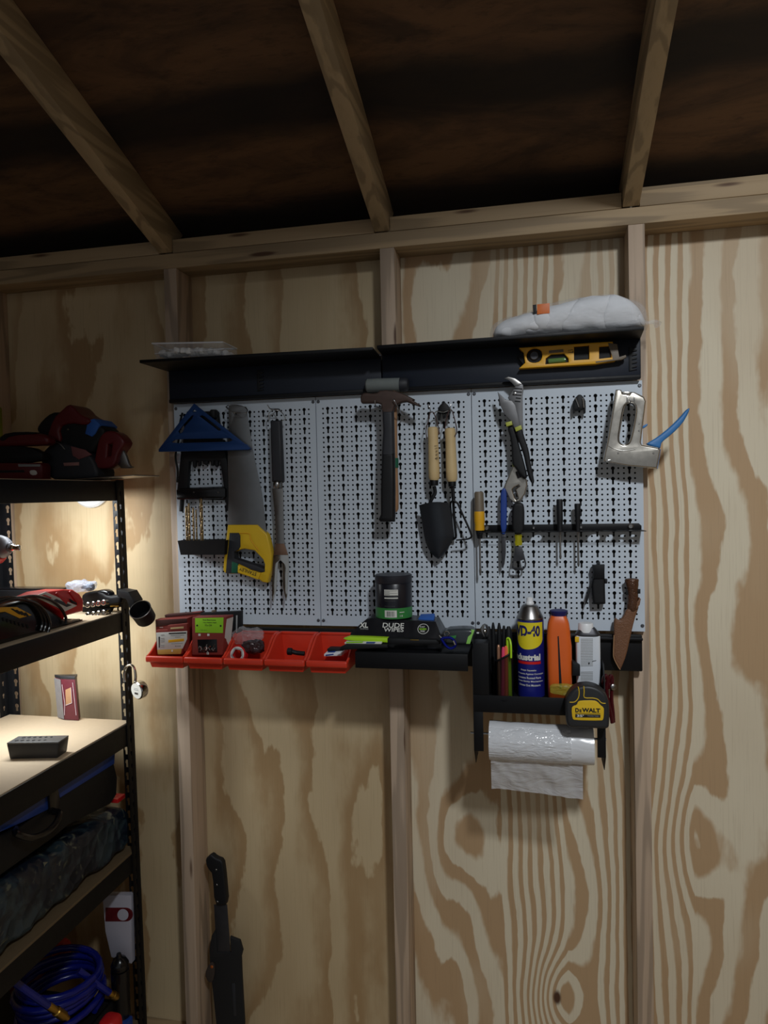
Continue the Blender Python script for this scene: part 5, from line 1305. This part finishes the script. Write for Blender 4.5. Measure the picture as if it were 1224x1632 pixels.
# --- second shelf
ZT = .0365
r = T('impact_driver', 'grey-nosed impact driver with red body at the left edge of the lit shelf', 'drill')
P = at(0, 872, -.36)
lathe('nose', [(.0295, -.02), (.030, 0), (.027, .012), (.020, .022), (.013, .026), (.0125, .030)], P, (1, .05, -.04), mat('nose_grey', (112, 114, 122), .45, .2, .05), r, 32)
lathe('chuck', [(.0085, .029), (.0095, .031), (.0095, .038), (.0065, .040), (.0065, .048), (.0072, .050), (.0072, .054), (.004, .056)], P, (1, .05, -.04), CHROME, r, 20)
lathe('motor', [(.031, -.14), (.034, -.13), (.034, -.02), (.029, -.018)], P, (1, .05, -.04), REDT, r, 28)
plate('grip', chaikin([(-80, 880), (-8, 880), (-5, 897), (-30, 905), (-40, 985), (-80, 985)], 1), -.385, .04, REDT, r, bev=.008)
box('battery', (P.x-.15, P.x-.03), (-.40, -.32), (ZT, ZT+.055), BLKM, r, .006)
fin(r)
Q = Zm(0, 900, 4.708)
XC = -.176                                       # the charger lies along the open side of the shelf
r = T('battery_charger', 'red and black battery charger with black cable wound around it on the lit shelf', 'charger')
def onboard(o, z):
    for v in o.data.vertices: v.co.z = max(v.co.z, z)
    return o
def sp(name, p, d, t, m, bev=.001, smn=0, seg=2):
    return onboard(plate(name, chaikin(Q(*p), smn) if smn else Q(*p), XC+d, min(t, .055), m, r, ax=0, bev=bev, seg=seg), .0368)
sp('charger_base', ((-320, 330), (0, 345), (60, 300), (180, 258), (290, 272), (440, 370), (520, 430), (610, 400), (640, 425), (600, 445), (300, 540), (0, 645), (-320, 760)), 0, .12, BLKG, .010, 1, 3)
sp('red_shell', ((268, 238), (345, 204), (480, 184), (548, 186), (600, 220), (628, 265), (624, 350), (490, 385), (480, 415), (455, 350)), .002, .11, REDT, .004)
sp('shell_rib', ((430, 205), (520, 260), (500, 300), (420, 215)), .005, .004, REDT)
sp('shell_rib', ((530, 195), (610, 275), (590, 300), (520, 205)), .005, .004, REDT)
wb = sp('white_band', ((258, 238), (345, 204), (580, 308), (492, 350)), .0035, .003, PAPER, .0006)
sp('grey_print', ((400, 268), (424, 256), (540, 304), (502, 318)), .0044, .002, DARKST, .0004).parent = wb
sp('red_print', ((300, 238), (338, 224), (392, 248), (360, 264)), .0048, .002, REDT, .0004).parent = wb
sp('black_window', ((525, 255), (575, 285), (580, 300), (540, 285)), .0062, .003, BLKM, .0006)
yb_l = sp('yellow_label', ((-60, 330), (20, 318), (130, 318), (240, 378), (150, 402), (40, 352), (-60, 366)), .0015, .003, YELD, .0006)
for k in range(4): sp('label_print', ((80+k*34, 330+k*10), (96+k*34, 328+k*10), (160+k*20, 368+k*6), (146+k*20, 374+k*6)), .0025, .002, INK, .0003).parent = yb_l
for k in range(9): sp('cooling_fin', ((-40+k*30, 378+k*9), (-28+k*30, 376+k*9), (-20+k*30, 404+k*9), (-32+k*30, 406+k*9)), .002, .004, BLKM, .0005)
for dx, dy, dd in ((0, 0, .008), (28, 10, .011), (-26, -6, .006)):
    tube('cable', [at(*Q((u+dx, v+dy))[0], XC+dd, 0) for u, v in ((-120, 330), (-20, 275), (90, 252), (190, 262), (270, 300), (325, 370), (345, 440), (330, 500))], .0036, BLKG, r)
tube('cable', [at(*Q(p)[0], XC+.008, 0) for p in ((130, 250), (260, 235), (370, 262), (450, 318), (492, 390), (496, 440))], .0034, BLKG, r)
fin(r)
r = T('tool_bar', 'long black case lying at the back of the lit shelf behind the charger', 'case')
Pa = at(0, 957, -.19); Pb = at(82, 956, -.19)
box('case', (-.525, Pb.x+.03), (-.19, -.135), (ZT, at(40, 941, -.19).z), BLKM, r, .004)
box('lid_ridge', (-.52, Pb.x+.02), (-.186, -.14), (at(40, 941, -.19).z-.0005, at(40, 939, -.19).z+.001), BLKG, r, .002)
fin(r)
r = T('hand_tool', 'black long-handled tool lying on the lit shelf near the rack post', 'tool')
y5 = -.17
plate('body', chaikin(Q((600, 240), (640, 205), (750, 200), (810, 240), (890, 226), (905, 260), (900, 300), (820, 310), (740, 330), (620, 330)), 1), y5, .035, BLKM, r, bev=.008, seg=3)
plate('upper_grip', chaikin(Q((700, 200), (770, 186), (815, 205), (825, 240), (760, 250)), 1), y5+.004, .03, BLKG, r, bev=.008, seg=3)
plate('foot', Q((600, 320), (640, 318), (905, 295), (905, 318), (830, 330), (820, 440), (620, 470)), y5+.01, .02, BLKM, r, bev=.003)
plate('brass_strip', Q((826, 308), (886, 306), (886, 316), (826, 318)), y5-.0006, .004, BRASS, r, bev=.0006)
[onboard(o, .0368) for o in r.children]
fin(r)
r = T('socket_rail', 'rail of chrome sockets lying in front of the black long-handled tool', 'sockets')
y6 = -.205
for i in range(4):
    for j in range(2):
        P = at(*Q((652+i*40, 290+j*75+(3-i)*6))[0], y6)
        lathe('socket', [(.0062, 0), (.0074, .001), (.0074, .018), (.0062, .019), (.0042, .019), (.004, .012)], P+Vector((0, .018, 0)), (.1, -1, .1), CHROME, r, 12)
box('rail', (at(*Q((640, 400))[0], y6).x, at(*Q((785, 385))[0], y6).x), (y6+.012, y6+.032), (ZT, at(700, 985, y6).z if False else ZT+.012), BLKM, r, .002)
[onboard(o, .0368) for o in r.children]
fin(r)
o = lump('bolt_bag', at(*Q((610, 160))[0], -.185), (.040, .025, .016), FILMC, None, .007, 60, 8, 2.6); o.data.materials[0] = film('blue_clear_film', (190, 202, 224), .38, .1, 60, 1)
tag(o, 'small clear plastic bag on top of the black long-handled tool', 'bag'); fin(o)
r = T('black_knob_part', 'dark round-ended fitting inside the small clear bag', 'fitting')
lathe('fitting', [(.004, 0), (.010, .004), (.0115, .012), (.009, .020), (.005, .026), (.0045, .04)], at(*Q((700, 165))[0], -.187), (-1, .2, -.1), BLKM, r, 20)
fin(r)
# things on the rack post
r = T('cup_holder', 'black cup-shaped holder fixed to the rack post', 'cup holder')
P = at(*Q((1050, 335))[0], -.20); dv = (at(*Q((1072, 430))[0], -.185)-P).normalized(); dv = (dv+Vector((0, .55, 0))).normalized()
lathe('cup', [(.0275, 0), (.0290, .0008), (.0290, .003), (.0280, .004), (.0265, .042), (.025, .045), (.002, .045), (.002, .043), (.024, .042), (.0262, .004), (.0275, 0)], P, dv, BLKM, r, 40, False)
lathe('rim_ring', [(.0282, -.0006), (.0296, .0002), (.0292, .0022), (.0275, .001), (.0282, -.0006)], P, dv, STEEL, r, 40, False)
plate('bracket_arm', Q((880, 190), (962, 205), (1005, 275), (1000, 330), (975, 340), (945, 260), (880, 240)), -.185, .045, BLKM, r, bev=.002)
fin(r)
Q = Zm(0, 1040, 4.708)
r = T('padlock', 'round chrome padlock with white sticker hanging on the rack post', 'padlock')
P = at(*Q((1024, 288))[0], -.178); dv = Vector((.38, 1, .10)).normalized()
lathe('lock_body', [(.0215, 0), (.024, .002), (.0243, .017), (.0215, .022), (.002, .023)], P, dv, CHROME, r, 40)
stk = lathe('sticker', [(.0208, -.0008), (.0208, .0002)], P, dv, PAPER, r, 40)
bx = Vector((dv.y, -dv.x, 0)).normalized()
for k, (w, m_, dz) in enumerate(((.016, GREYL, .006), (.018, GREYL, .002), (.013, DARKST, -.009))):
    a = P-dv*.0014+Vector((0, 0, dz)); hexa('sticker_print', [a-bx*w/2+dv*.0004, a+bx*w/2+dv*.0004, a+bx*w/2-dv*.0001, a-bx*w/2-dv*.0001]+[p+Vector((0, 0, .0018+(k == 2)*.003)) for p in (a-bx*w/2+dv*.0004, a+bx*w/2+dv*.0004, a+bx*w/2-dv*.0001, a-bx*w/2-dv*.0001)], m_, stk, 0)
tube('shackle', [at(*Q(p)[0], -.165) for p in ((1010, 240), (1018, 180), (1008, 120), (980, 92), (948, 108), (932, 160), (936, 220))], .0036, CHROME, r)
fin(r)
# --- third shelf
r = T('boxy_tool', 'dark red and grey boxy tool standing against the plywood on the third shelf', 'tool')
f_ = [at(*Q(p)[0], -.150) for p in ((484, 478), (590, 480), (562, 186), (458, 226))]
f_[0].z = f_[1].z = LV[2]+.001; f_[2].z = max(f_[2].z, f_[3].z); f_[3].z = f_[2].z
l_ = [Vector((f_[0].x-.030, f_[0].y+.014, f_[0].z)), Vector((f_[3].x-.030, f_[3].y+.014, f_[3].z))]
hexa('body', [f_[0], f_[1], f_[1]+Vector((-.012, .026, 0)), l_[0], f_[3], f_[2], f_[2]+Vector((-.012, .026, 0)), l_[1]], mat('dusty_dark_red', (92, 34, 44), .4, 0, .15, 60), r, .002)
tp = .006
hexa('dark_top', [f_[3]+Vector((-.001, -.001, -tp)), f_[2]+Vector((.001, -.001, -tp)), f_[2]+Vector((-.011, .027, -tp)), l_[1]+Vector((-.001, 0, -tp)), f_[3]+Vector((-.001, -.001, .002)), f_[2]+Vector((.001, -.001, .002)), f_[2]+Vector((-.011, .027, .002)), l_[1]+Vector((-.001, 0, .002))], DARKST, r, .001)
hexa('grey_side', [f_[0]+Vector((-.0012, -.001, .002)), f_[0]+Vector((-.001, .0, .002)), l_[0]+Vector((.001, 0, .002)), l_[0]+Vector((-.001, -.002, .002)), f_[3]+Vector((-.0012, -.001, -.008)), f_[3]+Vector((-.001, .0, -.008)), l_[1]+Vector((.001, 0, -.008)), l_[1]+Vector((-.001, -.002, -.008))], mat('dusty_grey_side', (120, 116, 116), .6, 0, .2, 60), r, 0)
plate('window', Q((490, 280), (530, 262), (540, 375), (494, 395)), -.1515, .002, TWOOD, r, bev=.0004)
for p in (((466, 240), (486, 380), (484, 470)), ((545, 225), (572, 470)), ((494, 396), (540, 378), (532, 262))): tube('pale_trim', pt(Q(*p), -.1515), .0009, mat('pale_trim', (190, 170, 176), .5), r, 0)
fin(r)
zt3_ = LV[2]
B = [at(u, v, zt3_+.0005, 2) for u, v in Q((74, 798), (430, 792), (502, 742))]
B.append(B[0]+(B[2]-B[1]))
hz = at(*Q((50, 676))[0], B[0].y)[2]-zt3_
r = T('organizer_box', 'black box with rows of holes in its sloping top on the third shelf', 'organizer box')
c0 = (B[0]+B[1]+B[2]+B[3])/4
Tp = [c0+(b-c0)*1.09+Vector((0, 0, hz)) for b in B]
hexa('box_body', B+[t-Vector((0, 0, .004)) for t in Tp], mat('charcoal_box', (40, 40, 42), .55, 0, .1), r, .0015)
hexa('top_plate', [t+Vector((0, 0, -.004)) for t in Tp]+[t for t in Tp], mat('charcoal_top', (84, 84, 84), .4, 0, .1), r, .001)
ex = (Tp[1]-Tp[0]); ey = (Tp[3]-Tp[0])
for j, fy in enumerate((.32, .75)):
    for i in range(6):
        c = Tp[0]+ex*(.12+i*.11+j*.04)+ey*fy; w = .030-.002*i
        lathe('hole', [(.0045-.0003*i, 0), (.0045-.0003*i, .0008)], c, (0, 0, 1), INK, r, 14)
fin(r)
# --- fourth shelf, seen along the rack's open side
Q = Zm(0, 1180, 5.1)
XF = -.168
P0 = at(*Q((0, 1110))[0], XF, 0); P1 = at(*Q((1010, 505))[0], XF, 0)
r = T('tarp_bundle', 'crinkled dark blue-grey tarpaulin bundle filling the fourth shelf', 'tarp')
bm = bmesh.new(); R = []
ya, yb2 = -.128, -.80
for i in range(41):
    f = i/40; y = ya+(yb2-ya)*f; ring = []
    zt4 = P1.z+(P0.z-P1.z)*((y-P1.y)/(P0.y-P1.y))-.008; e = 1-max(0, 1-f/.03)**2*.18
    for j in range(36):
        a = 2*math.pi*j/36; ca, sa = math.cos(a), math.sin(a)
        u = math.copysign(abs(ca)**.3, ca); w = math.copysign(abs(sa)**.38, sa)
        hz2 = (zt4-LV[3]-.005)/2
        q = Vector((-.322+u*.168*e, y, LV[3]+.005+hz2+w*hz2*e))
        q += Vector((u, 0, w))*.009*(mnoise.noise(q*16)+.6*mnoise.noise(q*41))
        q.z = max(q.z, LV[3]+.0045); q.x = min(q.x, UX1-.005); ring.append(bm.verts.new(q))
    R.append(ring)
for A, B2 in zip(R, R[1:]):
    for j in range(36): bm.faces.new((A[j], A[(j+1) % 36], B2[(j+1) % 36], B2[j]))
bm.faces.new(R[0]); bm.faces.new(R[-1])
obj('bundle', bm, TARP, r)
for p in (((785, 850), (880, 810), (870, 950), (780, 975)), ((360, 990), (400, 985), (395, 1060), (360, 1075))): plate('pale_fold', Q(*p), XF+.006, .004, mat('pale_fold_print', (110, 108, 92), .5), r, ax=0, bev=.001)
fin(r)
r = T('tool_case', 'black tool case with blue lid edge and curved handle on the tarpaulin bundle', 'case')
plate('case_body', Q((-120, 830), (170, 700), (480, 470), (930, 185), (958, 300), (952, 440), (900, 520), (560, 690), (430, 800), (0, 1105), (-120, 1190)), XF, .28, BLKM, r, ax=0, bev=.006)
plate('blue_lid_edge', Q((468, 388), (936, 104), (932, 190), (490, 468)), XF+.002, .27, BLUEP, r, ax=0, bev=.002)
plate('blue_lid_edge', Q((-120, 690), (0, 615), (400, 388), (470, 430), (400, 560), (180, 670), (-120, 800)), XF+.004, .27, BLUEP, r, ax=0, bev=.003)
plate('latch', Q((400, 430), (475, 392), (492, 480), (480, 560), (412, 590)), XF+.010, .012, BLKG, r, ax=0, bev=.002)
tube('handle', [at(*Q(p)[0], XF+d, 0) for p, d in (((430, 580), .004), ((482, 590), .022), ((455, 670), .032), ((380, 745), .034), ((260, 790), .034), ((140, 760), .03), ((130, 720), .006))], .0075, BLKG, r)
plate('top_strap', Q((830, 120), (890, 92), (925, 95), (860, 130)), XF-.02, .02, BLKM, r, ax=0, bev=.001)
fin(r)
r = T('red_box', 'small red box showing between the tarpaulin bundle and the rack post', 'box')
Pr = at(*Q((1018, 442))[0], -.135)
box('carton', (Pr.x-.06, Pr.x-.004), (-.165, -.128), (Pr.z-.012, Pr.z), REDT, r, .002)
fin(r)
# --- bottom shelf
ZB = LV[4]+.0045
Q = Zm(0, 1440, 4.708)
r = T('black_crate', 'low black crate under the blue hose coil on the bottom shelf', 'crate')
openbox('crate_body', (-.50, -.172), (-.62, -.21), (ZB, -1.008), .004, BLKM, r, .01)
box('crate_lid', (-.492, -.180), (-.61, -.22), (-1.012, -1.0085), BLKM, r, .001)
fin(r)
c = at(108, 1562, -.285, 0); c.y -= .03
r = T('air_hose', 'coil of glossy blue air hose with brass fittings on the black crate', 'hose')
pts = []; n_l = 6
for i in range(n_l*22+1):
    a = 2*math.pi*i/22; k = i/22
    rr = .100+.005*math.sin(k*2.2)+.003*math.cos(k*5.1)
    pts.append((c.x+rr*.95*math.cos(a), c.y+rr*1.12*math.sin(a), -1.0+k*.0175+.012*math.sin(a+.5+k*.7)*(.2+.16*k)+.006))
tube('coiled_hose', pts, .0088, HOSE, r, 0, res=4)
for (u, v), (u2, v2) in (((360, 765), (505, 860)), ((820, 668), (880, 705))):
    A = at(*Q((u, v))[0], -.164, 0); B2 = at(*Q((u2, v2))[0], -.160, 0); d = B2-A; L = d.length
    tube('hose_end', [A-d*1.6+Vector((-.05, 0, .03)), A-d*.6+Vector((-.01, 0, .006)), A], .0085, HOSE, r)
    lathe('brass_fitting', [(.006, -.004), (.0085, 0), (.0085, L*.4), (.011, L*.42), (.011, L*.8), (.008, L*.82), (.007, L)], A, d, BRASS, r, 12)
fin(r)
r = T('white_carton', 'white carton with red capsule mark at the end of the bottom shelf', 'box')
yc4 = -.152
fc = Q((768, -60), (985, -60), (985, 452), (835, 402), (790, 210))
plate('carton', fc, yc4, .02, mat('carton_white', (176, 174, 186), .6, 0, .05), r, bev=.001)
cap = [(945-0+52*math.cos(a), 83+52*math.sin(a)) for a in [math.radians(-90+18*i) for i in range(11)]]+[(790, 135), (792, 31)]
inn = [(922+42*math.cos(a), 85+44*math.sin(a)) for a in [math.radians(18*i) for i in range(20)]]
plate('red_capsule', [(u/4.708, 1440+v/4.708) for u, v in cap], yc4-.0004, .0008, DRED, r, bev=.0001, holes=[[(u/4.708, 1440+v/4.708) for u, v in inn]])
fin(r)
zlo = at(900, 0, 0)
o = lathe('gloss_bottle', [(.002, -.024), (.016, -.019), (.023, -.008), (.024, .004), (.017, .018), (.008, .024), (.006, .034)], at(191, 1538, -.19), (0, -.1, 1), BLKG, None, 28)
r = T('black_flask', 'glossy black round-shouldered flask in front of the white carton', 'flask'); ROOTS.remove(o); o.parent = r; o.name = 'shoulder'
Pf = at(191, 1538, -.19); lathe('flask_body', [(.022, 0), (.024, .004), (.024, Pf.z-ZB-.012)], (Pf.x, Pf.y, ZB), (0, 0, 1), BLKG, r, 28); fin(r)
Pq = at(98, 1513, -.365, 0)
r = T('red_jug', 'red jug spout showing behind the blue hose coil on the bottom shelf', 'jug')
o = lump('spout', Pq, (.022, .024, .028), mat('red_orange_plastic', (176, 46, 40), .4), r, .006, 30, 6, 3)
box('jug_body', (Pq.x-.10, Pq.x-.005), (Pq.y-.10, Pq.y+.01), (-1.0075, Pq.z-.008), DRED, r, .02, 3); fin(r)
o = lump('red_cap', at(176, 1632, -.30), (.026, .026, .022), REDT, None, .002, 20, 6, 3, ZB); o.name = 'red_ball'; tag(o, 'red round ball at the front corner of the bottom shelf', 'ball'); fin(o)
Pz = at(202, 1632, -.20); o = box('blue_block', (Pz.x-.018, Pz.x+.010), (-.215, -.185), (ZB, Pz.z+.014), BLUEP, None, .003); tag(o, 'small blue block beside the red cap under the rack', 'block'); fin(o)
# ---------------------------------------------------------------- machete by the stud
Q = Zm(260, 1340, 5.59)
r = T('machete', 'machete with black handle in a black sheath leaning on the plywood beside the stud', 'machete')
ym2 = -.064
plate('blade', Q((452, 570), (568, 570), (590, 870), (600, 1100), (450, 1100), (464, 790)), ym2+.004, .003, DARKST, r, bev=.0006)
plate('handle', chaikin(Q((374, 165), (405, 138), (428, 126), (462, 158), (526, 182), (540, 270), (552, 400), (567, 570), (520, 582), (452, 570), (436, 300), (402, 262), (380, 220)), 1), ym2-.006, .022, BLKM, r, bev=.005, seg=3)
for v in (260, 395, 545): lathe('rivet', [(.0028, 0), (.002, .001)], at(*Q((462+v*.04, v))[0], ym2-.0062), (0, -1, 0), STEEL, r, 10)
zf_b = at(420, 1632, ym2)[2]
plate('sheath', Q((466, 785), (430, 850), (410, 950), (412, 1060), (432, 1270), (470, 1632), (480, 1990), (580, 2105), (700, 2050), (722, 1632), (698, 1200), (692, 1040), (706, 985), (680, 895), (592, 860), (600, 1000), (480, 1000)), ym2, .012, mat('black_nylon_sheath', (18, 18, 20), .8, 0, .2, 200), r, bev=.003)
plate('blue_grey_stripe', Q((612, 1270), (640, 1270), (652, 1560), (628, 1560)), ym2-.0005, .001, GRIP, r, bev=.0002)
plate('strap_tab', chaikin(Q((410, 1090), (450, 1085), (460, 1170), (440, 1265), (400, 1260), (368, 1190)), 1), ym2-.006, .005, mat('tab_brown', (52, 42, 36), .7), r, bev=.001)
lathe('copper_snap', [(.0044, 0), (.0044, .001), (.0028, .002)], at(*Q((434, 1122))[0], ym2-.0062), (0, -1, 0), mat('copper_snap', (214, 120, 60), .35, .8, .05), r, 16)
fin(r)
# ---------------------------------------------------------------- lights
def area(name, loc, aim, size, power, col, sy=None, spread=180):
    d = bpy.data.lights.new(name, 'AREA'); d.energy = power; d.color = col; d.size = size
    if sy: d.shape = 'RECTANGLE'; d.size_y = sy
    else: d.shape = 'DISK'
    d.spread = math.radians(spread)
    o = bpy.data.objects.new(name, d); COL.objects.link(o); o.location = Vector(loc)+Vector((0, 0, Z0))
    o.rotation_euler = (Vector(aim)-Vector(loc)).to_track_quat('-Z', 'Y').to_euler(); return o
d = bpy.data.lights.new('work_lamp', 'SPOT'); d.energy = 165; d.color = (.93, .97, 1); d.spot_size = math.radians(102); d.spot_blend = 1; d.shadow_soft_size = .10
o = bpy.data.objects.new('work_lamp', d); COL.objects.link(o); o.location = (1.6, -2.3, 1.70+Z0)
o.rotation_euler = (Vector((2.0, 0, -1.05))-Vector((1.6, -2.3, 1.70))).to_track_quat('-Z', 'Y').to_euler()
area('shelf_led', (-.30, -.28, .336), (-.31, -.14, .1), .24, 2.4, (.93, .98, 1), .10, 165)
area('shelf_led', (-.34, -.34, .010), (-.35, -.20, -.3), .26, 2.3, (.93, .98, 1), .10, 165)
w = bpy.data.worlds.new('world'); bpy.context.scene.world = w; w.use_nodes = True
bg = w.node_tree.nodes['Background']; bg.inputs[0].default_value = (.9, .95, 1, 1); bg.inputs[1].default_value = .21
sc = bpy.context.scene
sc.view_settings.view_transform = 'Standard'; sc.view_settings.look = 'None'; sc.view_settings.gamma = 1; sc.view_settings.use_curve_mapping = False; sc.view_settings.exposure = 0
sc.cycles.max_bounces = 8; sc.cycles.transparent_max_bounces = 16
for o in list(ROOTS): fin(o)
